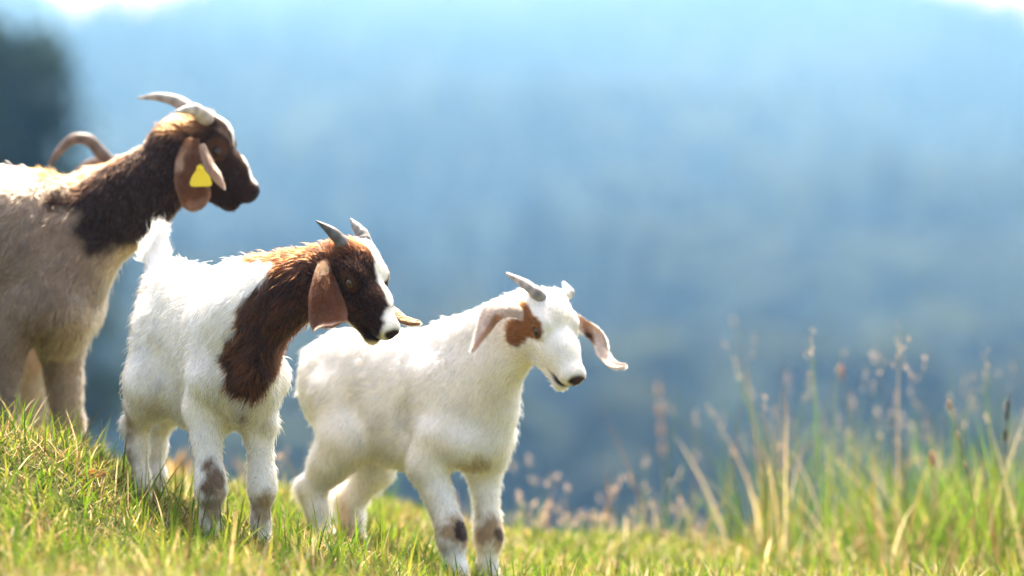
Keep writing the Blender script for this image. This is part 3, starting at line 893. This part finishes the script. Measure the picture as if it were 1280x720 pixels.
# ---- the goat hidden behind the nanny: arched horn, tan nape
def hidden_goat():
    F = Frame(22, 7.98, -24)
    root = empty('goat', F.at(0, 0, 0.05))
    tag(root, 'tan goat hidden behind the tagged goat, only its arched horn and nape showing', 'goat', 'goats on the meadow')
    fl = 0.018
    pr = torso(F, [(0.06, 0.50, 0.11, 0.08), (0.0, 0.51, 0.145, 0.10), (-0.12, 0.51, 0.155, 0.12), (-0.28, 0.51, 0.16, 0.13), (-0.42, 0.52, 0.14, 0.11)], fl=fl)
    for q in (-1, 1):
        pr += leg(F, [(0.03, q * 0.068, 0.42), (0.0, q * 0.07, 0.36), (0.02, q * 0.068, 0.22), (0.02, q * 0.068, 0.18), (0.015, q * 0.068, 0.09), (0.035, q * 0.068, 0.04)], [0.058, 0.048, 0.034, 0.031, 0.025, 0.027])
        pr += leg(F, [(-0.38, q * 0.085, 0.45), (-0.42, q * 0.08, 0.34), (-0.48, q * 0.075, 0.26), (-0.47, q * 0.075, 0.2), (-0.45, q * 0.075, 0.1), (-0.43, q * 0.075, 0.05)], [0.09, 0.05, 0.033, 0.028, 0.025, 0.027])
    h = Head(P(138, 204, 7.86), 0.18, 32, -72, 0, 1.05, 1.05)
    nb, nh = P(50, 290, 7.93), P(120, 240, 7.90)
    nf = unit(nb - nh)
    lat = unit(np.cross(nf, V(0, 0, 1)))
    pr.append(cone(nb, nh, 0.085, 0.052, lat, 0.72, k=0.04, flow=nf + V(0, 0, -0.6), fl=fl))
    pr += h.prims()
    marks = [([cone(F.at(0.0, 0, 0.38), F.at(0.0, 0, 0.05), 0.12, 0.14)], (0.50, 0.40, 0.28), 0.01, None), ([h.e((0.97, 0, -0.2), (0.10, 0.12, 0.12))], (0.05, 0.03, 0.02), 0.002, 0.4)]
    base = (0.40, 0.20, 0.085)
    b, v, q = build_body(root, pr, 0.0055, base, marks)
    fur(root, pr, v, q, 40000, base, marks, radius=0.0009, vary=0.2)
    for s in (-1, 1):
        make_eye(root, h, s)
    make_horn(root, [h.at(0.05, 0.08, -0.03), P(127, 192, 7.86), P(112, 176, 7.855), P(92, 174, 7.85), P(73, 190, 7.85), P(58, 214, 7.85)], [0.0145, 0.0135, 0.0125, 0.011, 0.008, 0.003], (0.115, 0.075, 0.055), (0.20, 0.14, 0.11), ridge=0.05, nr=60)
    make_horn(root, [h.at(0.05, -0.08, -0.03), P(146, 208, 7.95), P(132, 202, 8.02), P(112, 206, 8.05), P(98, 216, 8.06), P(90, 232, 8.06)], [0.0145, 0.0135, 0.0125, 0.011, 0.008, 0.003], (0.115, 0.075, 0.055), (0.20, 0.14, 0.11), ridge=0.05, nr=60)
    for q, yy in ((1, -0.04), (-1, 0.06)):
        b0 = h.at(0.12, q * 0.2, -0.12)
        make_ear(root, [b0, b0 + h.y * q * 0.02 + V(0, 0, -0.05), b0 + h.y * q * 0.02 + V(0, 0, -0.11), b0 + h.y * q * 0.02 + V(0, 0, -0.15)], [0.012, 0.026, 0.03, 0.01], h.y * q, 0.3, (0.28, 0.14, 0.07), (0.34, 0.2, 0.14))
    return root

brown_kid()
white_kid()
nanny()
hidden_goat()

# ------------------------------------------------------------------ ground sheet
def build_ground():
    xs = np.concatenate([-np.geomspace(1500, 2.2, 70), np.linspace(-2.1, 2.1, 86), np.geomspace(2.2, 1500, 70)])
    ys = np.concatenate([[-400, -100, -30, -10, -3], np.linspace(0, 5, 16), np.linspace(5.1, 10.5, 110), np.geomspace(10.8, 125, 46), np.linspace(130, 1100, 120), np.geomspace(1115, 2600, 16)])
    X, Y = np.meshgrid(xs, ys, indexing='ij')
    Z = ground_z(X, Y)
    nx, ny = len(xs), len(ys)
    v = np.stack([X, Y, Z], -1).reshape(-1, 3)
    i = (np.arange(nx - 1)[:, None] * ny + np.arange(ny - 1)[None]).ravel()
    f = np.stack([i, i + ny, i + ny + 1, i + 1], 1)
    m, t, b = mat_new('meadow_soil')
    g = t.nodes.new('ShaderNodeNewGeometry')
    n1 = t.nodes.new('ShaderNodeTexNoise'); n1.inputs['Scale'].default_value = 14; n1.inputs['Detail'].default_value = 6
    t.links.new(g.outputs['Position'], n1.inputs['Vector'])
    r = t.nodes.new('ShaderNodeValToRGB')
    r.color_ramp.elements[0].position = 0.3; r.color_ramp.elements[0].color = (0.030, 0.028, 0.012, 1)
    r.color_ramp.elements[1].position = 0.7; r.color_ramp.elements[1].color = (0.11, 0.08, 0.035, 1)
    e = r.color_ramp.elements.new(0.5); e.color = (0.060, 0.070, 0.020, 1)
    t.links.new(n1.outputs[0], r.inputs[0]); t.links.new(r.outputs[0], b.inputs['Base Color'])
    b.inputs['Roughness'].default_value = 0.95
    b.inputs['Specular IOR Level'].default_value = 0.1
    bp = t.nodes.new('ShaderNodeBump'); bp.inputs['Strength'].default_value = 0.6; bp.inputs['Distance'].default_value = 0.02
    t.links.new(n1.outputs[0], bp.inputs['Height']); t.links.new(bp.outputs[0], b.inputs['Normal'])
    o = mesh_np('ground', v, [f], m)
    tag(o, kind='structure')
    return o
build_ground()

# ------------------------------------------------------------------ wooded slope across the valley
def forest():
    n = 8200
    Y = 165 + 880 * rng.random(n) ** 0.85
    X = rng.uniform(-1, 1, n) * (0.1335 * Y + 110)
    clear = vnoise(np.stack([X / 70, Y / 110, 0 * X], 1), 1.0, 9) < 0.9
    X, Y = X[clear], Y[clear]
    n = len(X)
    Z = ground_z(X, Y)
    V_, F_, C_ = [], [], []
    base = 0
    for k in range(n):
        hgt = rng.uniform(9, 19)
        con = vnoise(np.array([[X[k] / 60, Y[k] / 60, 0.3]]), 1.0, 4)[0] + rng.normal(0, 0.25) > 0.05
        m = 8
        if con:
            tiers = 4
            rad = hgt * rng.uniform(0.15, 0.21)
            prof = []
            for j in range(tiers):
                f0 = j / tiers
                prof.append((rad * (1 - f0), 0.08 + 0.92 * f0))
                prof.append((rad * (1 - f0) * 0.55, 0.08 + 0.92 * (f0 + 0.8 / tiers)))
            prof.append((0.02, 1.0))
            colr = np.array([0.012, 0.024, 0.012]) * rng.uniform(0.7, 1.35)
        else:
            hgt *= 0.8
            rad = hgt * rng.uniform(0.26, 0.38)
            prof = [(0.25, 0.0), (rad * 0.6, 0.2), (rad, 0.45), (rad * 0.9, 0.7), (rad * 0.55, 0.9), (0.05, 1.0)]
            colr = np.array([0.014, 0.022, 0.011]) * rng.uniform(0.7, 1.5)
        rings = len(prof)
        an = np.linspace(0, 2 * math.pi, m, endpoint=False) + rng.random() * 6
        vv = []
        for (r0, hh) in prof:
            jit = rng.uniform(0.72, 1.25, m)
            vv.append(np.stack([X[k] + r0 * jit * np.cos(an), Y[k] + r0 * jit * np.sin(an), np.full(m, Z[k] - 0.5 + hgt * hh) + rng.uniform(-0.4, 0.4, m)], 1))
        vv = np.concatenate(vv)
        i = (np.arange(rings - 1)[:, None] * m + np.arange(m)[None])
        i2 = (np.arange(rings - 1)[:, None] * m + (np.arange(m)[None] + 1) % m)
        F_.append(np.stack([i, i2, i2 + m, i + m], -1).reshape(-1, 4) + base)
        V_.append(vv)
        C_.append(np.tile(colr, (len(vv), 1)) * rng.uniform(0.8, 1.2, (len(vv), 1)))
        base += len(vv)
    o = mesh_np('forest', np.concatenate(V_), [np.concatenate(F_)], mat_attr('far_foliage', 0.9, 0.05, 0.35, 0.8), None, np.concatenate(C_), smooth=False)
    tag(o, 'hazy blue wooded slope across the valley behind the goats', 'forest', kind='stuff')
forest()

# ------------------------------------------------------------------ dark broadleaf tree at the left edge
def near_tree():
    Y0 = 55.0
    sx = Y0 / FPX
    cx = (-96 - 640) * sx
    zc = H - (185 - 360) * sx
    zg = float(ground_z(cx, Y0))
    root = empty('broadleaf_tree', (cx, Y0, zg))
    tag(root, 'dark green blurred tree in the top left corner behind the goats', 'tree')
    # trunk and limbs
    segs = []
    top = V(cx + 0.1, Y0, zc + 1.2)
    bot = V(cx, Y0, zg - 0.3)
    tr = [bot + (top - bot) * t + V(math.sin(t * 5) * 0.15, math.cos(t * 4) * 0.15, 0) for t in np.linspace(0, 1, 9)]
    segs.append((tr, 0.30, 0.04))
    tips = []
    for k in range(26):
        t = rng.uniform(0.42, 0.97)
        p0 = bot + (top - bot) * t
        a = rng.uniform(0, 2 * math.pi)
        ln = (0.6 + 1.9 * math.sin(math.pi * min(1, (1 - t) * 1.3 + 0.15)))
        p2 = p0 + V(math.cos(a) * ln, math.sin(a) * ln, rng.uniform(0.3, 1.0))
        pm = (p0 + p2) / 2 + V(0, 0, -0.1)
        segs.append(([p0, pm, p2], 0.07, 0.012))
        tips += [p2, pm, (p2 + pm) / 2]
    vv, ff = [], []
    base = 0
    for pts, r0, r1 in segs:
        c = catmull(pts, max(6, len(pts)))
        for i, p in enumerate(c):
            r = r0 + (r1 - r0) * i / (len(c) - 1)
            t = unit(c[min(i + 1, len(c) - 1)] - c[max(i - 1, 0)])
            a = unit(np.cross(t, V(0.3, 1, 0.1))); b = np.cross(t, a)
            for j in range(7):
                an = 2 * math.pi * j / 7
                vv.append(p + r * (a * math.cos(an) + b * math.sin(an)))
        for i in range(len(c) - 1):
            for j in range(7):
                ff.append((base + i * 7 + j, base + i * 7 + (j + 1) % 7, base + (i + 1) * 7 + (j + 1) % 7, base + (i + 1) * 7 + j))
        base += len(c) * 7
    m, t_, b_ = mat_new('tree_bark')
    nz = t_.nodes.new('ShaderNodeTexNoise'); nz.inputs['Scale'].default_value = 8
    rp = t_.nodes.new('ShaderNodeValToRGB')
    rp.color_ramp.elements[0].color = (0.03, 0.024, 0.018, 1); rp.color_ramp.elements[1].color = (0.10, 0.08, 0.06, 1)
    t_.links.new(nz.outputs[0], rp.inputs[0]); t_.links.new(rp.outputs[0], b_.inputs['Base Color'])
    mesh_np('trunk', np.array(vv), [ff], m, root)
    # leaves spread through the crown in clumps
    nc = 150
    cl = []
    while len(cl) < nc:
        q = rng.uniform(-1, 1, 3)
        if np.linalg.norm(q) < 1 and np.linalg.norm(q) > 0.25:
            cl.append(V(cx + q[0] * 2.25, Y0 + q[1] * 2.25, zc + (q[2] * 2.05 if q[2] > 0 else q[2] * 5.0)))
    cl = np.array(cl + tips)
    n = 38000
    ci = rng.integers(0, len(cl), n)
    ctr = cl[ci] + rng.normal(0, 0.24, (n, 3))
    d1 = rng.normal(0, 1, (n, 3)); d1 /= np.linalg.norm(d1, axis=1)[:, None]
    d2 = np.cross(d1, rng.normal(0, 1, (n, 3))); d2 /= np.linalg.norm(d2, axis=1)[:, None]
    s = rng.uniform(0.09, 0.16, n)[:, None]
    v = np.stack([ctr - d1 * s, ctr + d2 * s * 0.5, ctr + d1 * s, ctr - d2 * s * 0.5], 1).reshape(-1, 3)
    f = np.arange(4 * n).reshape(-1, 4)
    c = np.array([0.010, 0.030, 0.006]) * rng.uniform(0.6, 1.6, (n, 1))
    c = np.repeat(c, 4, 0)
    mesh_np('crown', v, [f], mat_attr('tree_leaf', 0.8, 0.1, 0, 1, 0, 0.15), root, c, smooth=False)
near_tree()

# ------------------------------------------------------------------ grass
def blades(root, L, W, az, lean, bend, cols, K=4, twist=None):
    """tapered bent blades; returns verts, quads, tris, colours"""
    n = len(root)
    t = np.linspace(0, 1, K + 1)
    dirh = np.stack([np.cos(az), np.sin(az), np.zeros(n)], 1)
    wa = az + math.pi / 2 + (rng.normal(0, 0.6, n) if twist is None else twist)
    side = np.stack([np.cos(wa), np.sin(wa), np.zeros(n)], 1)
    pos = np.zeros((n, K + 1, 3))
    pos[:, 0] = root
    for k in range(1, K + 1):
        ang = lean + bend * t[k]
        st = dirh * np.sin(ang)[:, None] + V(0, 0, 1) * np.cos(ang)[:, None]
        pos[:, k] = pos[:, k - 1] + st * (L / K)[:, None]
    prof = np.array([0.75, 1.0, 0.85, 0.5, 0.0]) if K == 4 else np.interp(t, [0, 0.3, 0.7, 1], [0.8, 1, 0.6, 0])
    vs = []
    for k in range(K):
        off = side * (W * prof[k] * 0.5)[:, None]
        vs += [pos[:, k] - off, pos[:, k] + off]
    vs.append(pos[:, K])
    M = 2 * K + 1
    v = np.stack(vs, 1).reshape(-1, 3)
    b = np.arange(n)[:, None] * M
    q = np.concatenate([b + np.array([2 * k, 2 * k + 1, 2 * k + 3, 2 * k + 2]) for k in range(K - 1)])
    tr = b + np.array([2 * K - 2, 2 * K - 1, 2 * K])
    c = np.repeat(cols, M, 0)
    return v, q, tr, c, pos

def merge(parts):
    V_, Q_, T_, C_ = [], [], [], []
    o = 0
    for v, q, t, c in parts:
        V_.append(v); Q_.append(q + o); T_.append(t + o); C_.append(c); o += len(v)
    return np.concatenate(V_), [np.concatenate(Q_), np.concatenate(T_)], np.concatenate(C_)

GREENS = np.array([[0.080, 0.165, 0.012], [0.120, 0.210, 0.016], [0.170, 0.235, 0.020], [0.036, 0.090, 0.010], [0.24, 0.25, 0.035]])
DRYS = np.array([[0.40, 0.29, 0.13], [0.26, 0.16, 0.06], [0.50, 0.41, 0.24], [0.14, 0.08, 0.03]])

def scatter(n, y0, y1, xpad=0.75, xr=None):
    Y = rng.uniform(y0, y1, n)
    hw = 0.1335 * Y + xpad
    X = rng.uniform(-1, 1, n) * hw
    if xr:
        X = rng.uniform(xr[0], xr[1], n)
    return X, Y

def turf():
    parts = []
    def add(n, y0, y1, Lr, Wr, lean, bend, dry, K=4, dens=None, xr=None, sink=0.004):
        X, Y = scatter(n, y0, y1, xr=xr)
        P3 = np.stack([X, Y, np.zeros(n)], 1)
        patch = vnoise(P3, 2.6, 3) + 0.6 * vnoise(P3, 8, 4)
        # tufts: pull towards tuft centres
        if dens is not None:
            keep = rng.random(n) < dens(X, Y, patch)
            X, Y, patch = X[keep], Y[keep], patch[keep]
        n = len(X)
        Z = ground_z(X, Y) - sink
        root = np.stack([X, Y, Z], 1)
        isdry = rng.random(n) < np.clip(dry + 0.22 * patch, 0.02, 0.95)
        c = GREENS[rng.integers(0, len(GREENS), n)].copy()
        d = DRYS[rng.integers(0, len(DRYS), n)]
        c[isdry] = d[isdry]
        c *= rng.uniform(0.75, 1.25, (n, 1))
        L = rng.uniform(*Lr, n) * (1 + 0.35 * patch)
        v, q, t, cc, _ = blades(root, L, rng.uniform(*Wr, n), rng.uniform(0, 2 * math.pi, n), np.abs(rng.normal(lean, 0.25, n)), rng.normal(bend, 0.4, n), c, K)
        parts.append((v, q, t, cc))
    add(102000, 5.5, 7.5, (0.014, 0.040), (0.0018, 0.0038), 0.5, 0.7, 0.13, dens=lambda X, Y, pt: np.clip(0.95 + 0.8 * pt, 0.15, 1))
    add(28000, 5.5, 7.5, (0.03, 0.06), (0.0020, 0.0040), 0.4, 0.6, 0.07)
    add(7200, 5.8, 7.6, (0.05, 0.11), (0.0024, 0.0046), 0.25, 0.5, 0.06)
    # broad leaves of clover and plantain in the sward
    add(3600, 5.5, 7.6, (0.014, 0.030), (0.006, 0.011), 0.9, 0.5, 0.05, dens=lambda X, Y, pt: np.clip(0.5 + pt, 0, 1))
    # dry thatch lying in the sward
    add(40000, 5.5, 7.5, (0.02, 0.06), (0.0012, 0.0030), 1.25, 0.25, 0.92, sink=-0.012)
    # beyond the focus, up to the crest
    add(52000, 7.5, 9.9, (0.025, 0.065), (0.003, 0.006), 0.4, 0.6, 0.10)
    add(12000, 7.5, 9.9, (0.03, 0.07), (0.003, 0.006), 1.1, 0.4, 0.9, sink=-0.012)
    v, f, c = merge(parts)
    o = mesh_np('turf', v, f, M_GRASS, None, c, smooth=True)
    tag(o, 'short sunlit meadow turf of green blades and dry thatch under the goats', 'grass', kind='stuff')

def tall_grass():
    parts = []
    def add(n, xr, y0, y1, Lr, Wr, lean, bend, dry, seed=0.0, seedsz=(0.004, 0.03)):
        X, Y = scatter(n, y0, y1, xr=None)
        X = rng.uniform(xr[0], xr[1], n) * Y / 8.0
        root = np.stack([X, Y, ground_z(X, Y) - 0.01], 1)
        c = GREENS[rng.integers(0, 4, n)].copy()
        isd = rng.random(n) < dry
        c[isd] = DRYS[rng.integers(0, len(DRYS), n)][isd]
        c *= rng.uniform(0.7, 1.25, (n, 1))
        L = rng.uniform(*Lr, n)
        v, q, t, cc, pos = blades(root, L, rng.uniform(*Wr, n), rng.uniform(0, 2 * math.pi, n), np.abs(rng.normal(lean, 0.10, n)), rng.normal(bend, 0.25, n), c, 6)
        parts.append((v, q, t, cc))
        if seed:
            m = rng.random(n) < seed
            tp = pos[m, -1]; pv = pos[m, -2]
            ns = 9
            k = len(tp)
            fr = np.repeat(rng.random((k, ns)), 1)
            tt = rng.random((k, ns, 1))
            ctr = tp[:, None] - (tp - pv)[:, None] * tt * 0.8 + rng.normal(0, 0.003, (k, ns, 3))
            ctr = ctr.reshape(-1, 3)
            sc_ = np.tile(np.array([[0.46, 0.34, 0.24]]), (len(ctr), 1)) * rng.uniform(0.7, 1.3, (len(ctr), 1))
            nn = len(ctr)
            v, q, t, cc, _ = blades(ctr, rng.uniform(0.008, 0.014, nn), rng.uniform(0.002, 0.004, nn), rng.uniform(0, 6.28, nn), rng.uniform(0.1, 0.9, nn), np.zeros(nn), sc_, 2)
            parts.append((v, q, t, cc))
    add(380, (0.28, 1.3), 8.4, 10.8, (0.10, 0.30), (0.003, 0.006), 0.2, 0.6, 0.25)
    add(900, (0.45, 1.3), 8.3, 10.8, (0.14, 0.42), (0.0025, 0.0050), 0.2, 0.6, 0.25)
    add(800, (0.75, 1.3), 8.0, 10.6, (0.16, 0.44), (0.0025, 0.0055), 0.2, 0.6, 0.28)
    add(90, (0.25, 1.3), 8.8, 11.4, (0.28, 0.60), (0.0022, 0.0034), 0.12, 0.3, 0.4, 0.45)
    add(120, (0.45, 1.3), 7.9, 9.2, (0.12, 0.34), (0.003, 0.006), 0.5, 1.3, 0.95)
    add(320, (0.5, 1.3), 8.2, 11.0, (0.26, 0.58), (0.0022, 0.0034), 0.12, 0.3, 0.35, 0.4)
    add(300, (-0.05, 0.5), 8.4, 10.2, (0.05, 0.13), (0.002, 0.004), 0.2, 0.5, 0.4, 0.35)
    add(60, (-0.05, 0.4), 8.6, 10.4, (0.12, 0.26), (0.002, 0.003), 0.2, 0.4, 0.5, 0.8)
    add(160, (-0.95, 0.0), 8.4, 10.2, (0.06, 0.16), (0.002, 0.004), 0.18, 0.4, 0.5, 0.35)
    add(60, (-0.745, -0.675), 8.05, 8.4, (0.06, 0.14), (0.006, 0.012), 0.2, 0.4, 1.0)
    v, f, c = merge(parts)
    o = mesh_np('tall_grass', v, f, M_GRASS, None, c, smooth=True)
    tag(o, 'tall unmown grass and seed stalks blurred along the right of the crest', 'grass', kind='stuff')

turf()
tall_grass()

# ------------------------------------------------------------------ single stalks and fallen leaves
M_STALK = mat_attr('seed_stalk', 0.6, 0.2, 0.2, 300, 0, 0.35)
def tube(name, pts, r0, r1, colr, parent, ns=6, nr=14):
    c = catmull(pts, nr)
    v = []
    for i in range(nr):
        t = unit(c[min(i + 1, nr - 1)] - c[max(i - 1, 0)])
        a = unit(np.cross(t, V(0.2, 1, 0.1))); b = np.cross(t, a)
        r = r0 + (r1 - r0) * i / (nr - 1)
        for j in range(ns):
            an = 2 * math.pi * j / ns
            v.append(c[i] + r * (a * math.cos(an) + b * math.sin(an)))
    f = [(i * ns + j, i * ns + (j + 1) % ns, (i + 1) * ns + (j + 1) % ns, (i + 1) * ns + j) for i in range(nr - 1) for j in range(ns)]
    f2 = [tuple(range(ns))[::-1][:4], tuple((nr - 1) * ns + k for k in range(4))]
    return mesh_np(name, np.array(v), [f], M_STALK, parent, np.tile(np.asarray(colr), (len(v), 1)) * rng.uniform(0.85, 1.15, (len(v), 1)))

def stalk(px, py_top, bx, Y, label, heads, csteam=(0.30, 0.24, 0.10), chead=(0.56, 0.44, 0.32), hsz=0.011):
    top = P(px, py_top, Y)
    bX = (bx - 640) * Y / FPX
    base = V(bX, Y, float(ground_z(bX, Y)) - 0.01)
    root = empty('grass_stalk', base + V(0, 0, 0.01))
    tag(root, label, 'grass stalk', 'seed stalks along the crest')
    mid = (base + top) / 2 + V((bX - top[0]) * 0.25, 0.01, 0)
    tube('stem', [base, mid, top], 0.0016, 0.0008, csteam, root)
    c = catmull([base, mid, top], 40)
    for t, sz in heads:
        k = min(int(t * 39), 38)
        d = unit(c[k + 1] - c[k])
        a = unit(np.cross(d, V(0.2, 1, 0.1))); b = np.cross(d, a)
        sv, sf = sphere_np(10, 9)
        ln = hsz * sz
        v = c[k] + a * 0.002 + (sv[:, :1] * d * ln + sv[:, 1:2] * a * ln * 0.33 + sv[:, 2:3] * b * ln * 0.33)
        v = v + rng.normal(0, ln * 0.05, v.shape)
        mesh_np('seed_head', v, [sf], M_STALK, root, np.tile(np.asarray(chead), (len(v), 1)) * rng.uniform(0.75, 1.2, (len(v), 1)))
stalk(1187, 500, 1226, 7.75, 'pale stalk with three beaded seed heads, sharpest in the right-hand grass', [(0.99, 1.0), (0.83, 1.0), (0.69, 0.95)])
stalk(916, 392, 960, 10.2, 'tall faint leaning stalk topping the left end of the right-hand grass', [(0.98, 1.2)], csteam=(0.40, 0.34, 0.2), chead=(0.65, 0.56, 0.5))
stalk(822, 462, 836, 10.6, 'pinkish thick stalk standing alone between white kid and right-hand grass', [(0.94, 1.6), (0.86, 1.8), (0.78, 1.8), (0.70, 1.8)], (0.50, 0.36, 0.26), (0.72, 0.52, 0.42))
stalk(1052, 456, 1075, 9.1, 'stalk with reddish nodding head above the middle of right-hand grass', [(0.99, 1.2), (0.95, 1.0)], (0.26, 0.22, 0.10), (0.62, 0.30, 0.22))
stalk(1165, 566, 1172, 8.3, 'short stalk with one plump pink seed head in right-hand grass', [(0.96, 1.7)], (0.28, 0.2, 0.1), (0.58, 0.34, 0.24))
stalk(1262, 495, 1252, 8.0, 'dark upright stalk near the right edge of the picture', [(0.97, 1.0), (0.90, 1.1), (0.82, 1.1)], (0.06, 0.055, 0.03), (0.08, 0.06, 0.04))

def fallen_leaf(px, py, Y, L, W, az, label, colr):
    p0 = P(px, py, Y)
    root_z = p0[2]
    n, m = 12, 7
    v = []
    for i in range(n):
        t = i / (n - 1)
        w = W * math.sin(math.pi * (0.04 + 0.92 * t)) ** 0.8
        for j in range(m):
            u = -1 + 2 * j / (m - 1)
            x, y = (t - 0.5) * L, u * w
            z = 0.35 * W * u * u + 0.25 * L * (t - 0.5) ** 2 + 0.002 * math.sin(9 * t + 4 * u)
            # tilted so that its blade catches the light towards the viewer
            yy, zz = y * math.cos(0.9) - z * math.sin(0.9), y * math.sin(0.9) + z * math.cos(0.9)
            v.append(p0 + V(x * math.cos(az) - yy * math.sin(az), x * math.sin(az) + yy * math.cos(az), zz))
    v = np.array(v)
    N = n * m
    v = np.vstack([v, v - V(0, 0, 0.0007)])
    f = []
    for i in range(n - 1):
        for j in range(m - 1):
            a = i * m + j
            f.append((a, a + 1, a + m + 1, a + m)); f.append((N + a, N + a + m, N + a + m + 1, N + a + 1))
    c = np.tile(np.asarray(colr), (len(v), 1)) * (1 + 0.3 * vnoise(v, 150, 8))[:, None]
    o = mesh_np('fallen_leaf', v, [f], M_GRASS, None, np.clip(c, 0.01, 0.9))
    tag(o, label, 'leaf', 'dry leaves on the mound')
fallen_leaf(90, 591, 6.78, 0.026, 0.011, 0.5, 'small curled orange-tan dry leaf on the grassy mound, the left of two', (0.50, 0.30, 0.08))
fallen_leaf(118, 594, 6.78, 0.042, 0.010, -0.1, 'longer tan dry leaf on the grassy mound, right of the curled one', (0.55, 0.36, 0.13))

# ------------------------------------------------------------------ haze
def haze():
    x0, x1, y0, y1, z0, z1 = -1520, 1520, -420, 2620, -300, 98
    v = [(x, y, z) for x in (x0, x1) for y in (y0, y1) for z in (z0, z1)]
    f = [(0, 1, 3, 2), (4, 6, 7, 5), (0, 4, 5, 1), (2, 3, 7, 6), (0, 2, 6, 4), (1, 5, 7, 3)]
    me = bpy.data.meshes.new('haze')
    me.from_pydata(v, [], f)
    m = bpy.data.materials.new('valley_haze')
    m.use_nodes = True
    t = m.node_tree
    t.nodes.clear()
    o_ = t.nodes.new('ShaderNodeOutputMaterial')
    p = t.nodes.new('ShaderNodeVolumePrincipled')
    p.inputs['Color'].default_value = (0.19, 0.46, 1.0, 1)
    p.inputs['Density'].default_value = 0.0013
    p.inputs['Absorption Color'].default_value = (1, 1, 1, 1)
    p.inputs['Anisotropy'].default_value = 0.75
    t.links.new(p.outputs[0], o_.inputs['Volume'])
    me.materials.append(m)
    o = bpy.data.objects.new('haze', me)
    col.objects.link(o)
    tag(o, 'pale blue sunlit haze filling the valley', 'haze', kind='stuff')
haze()
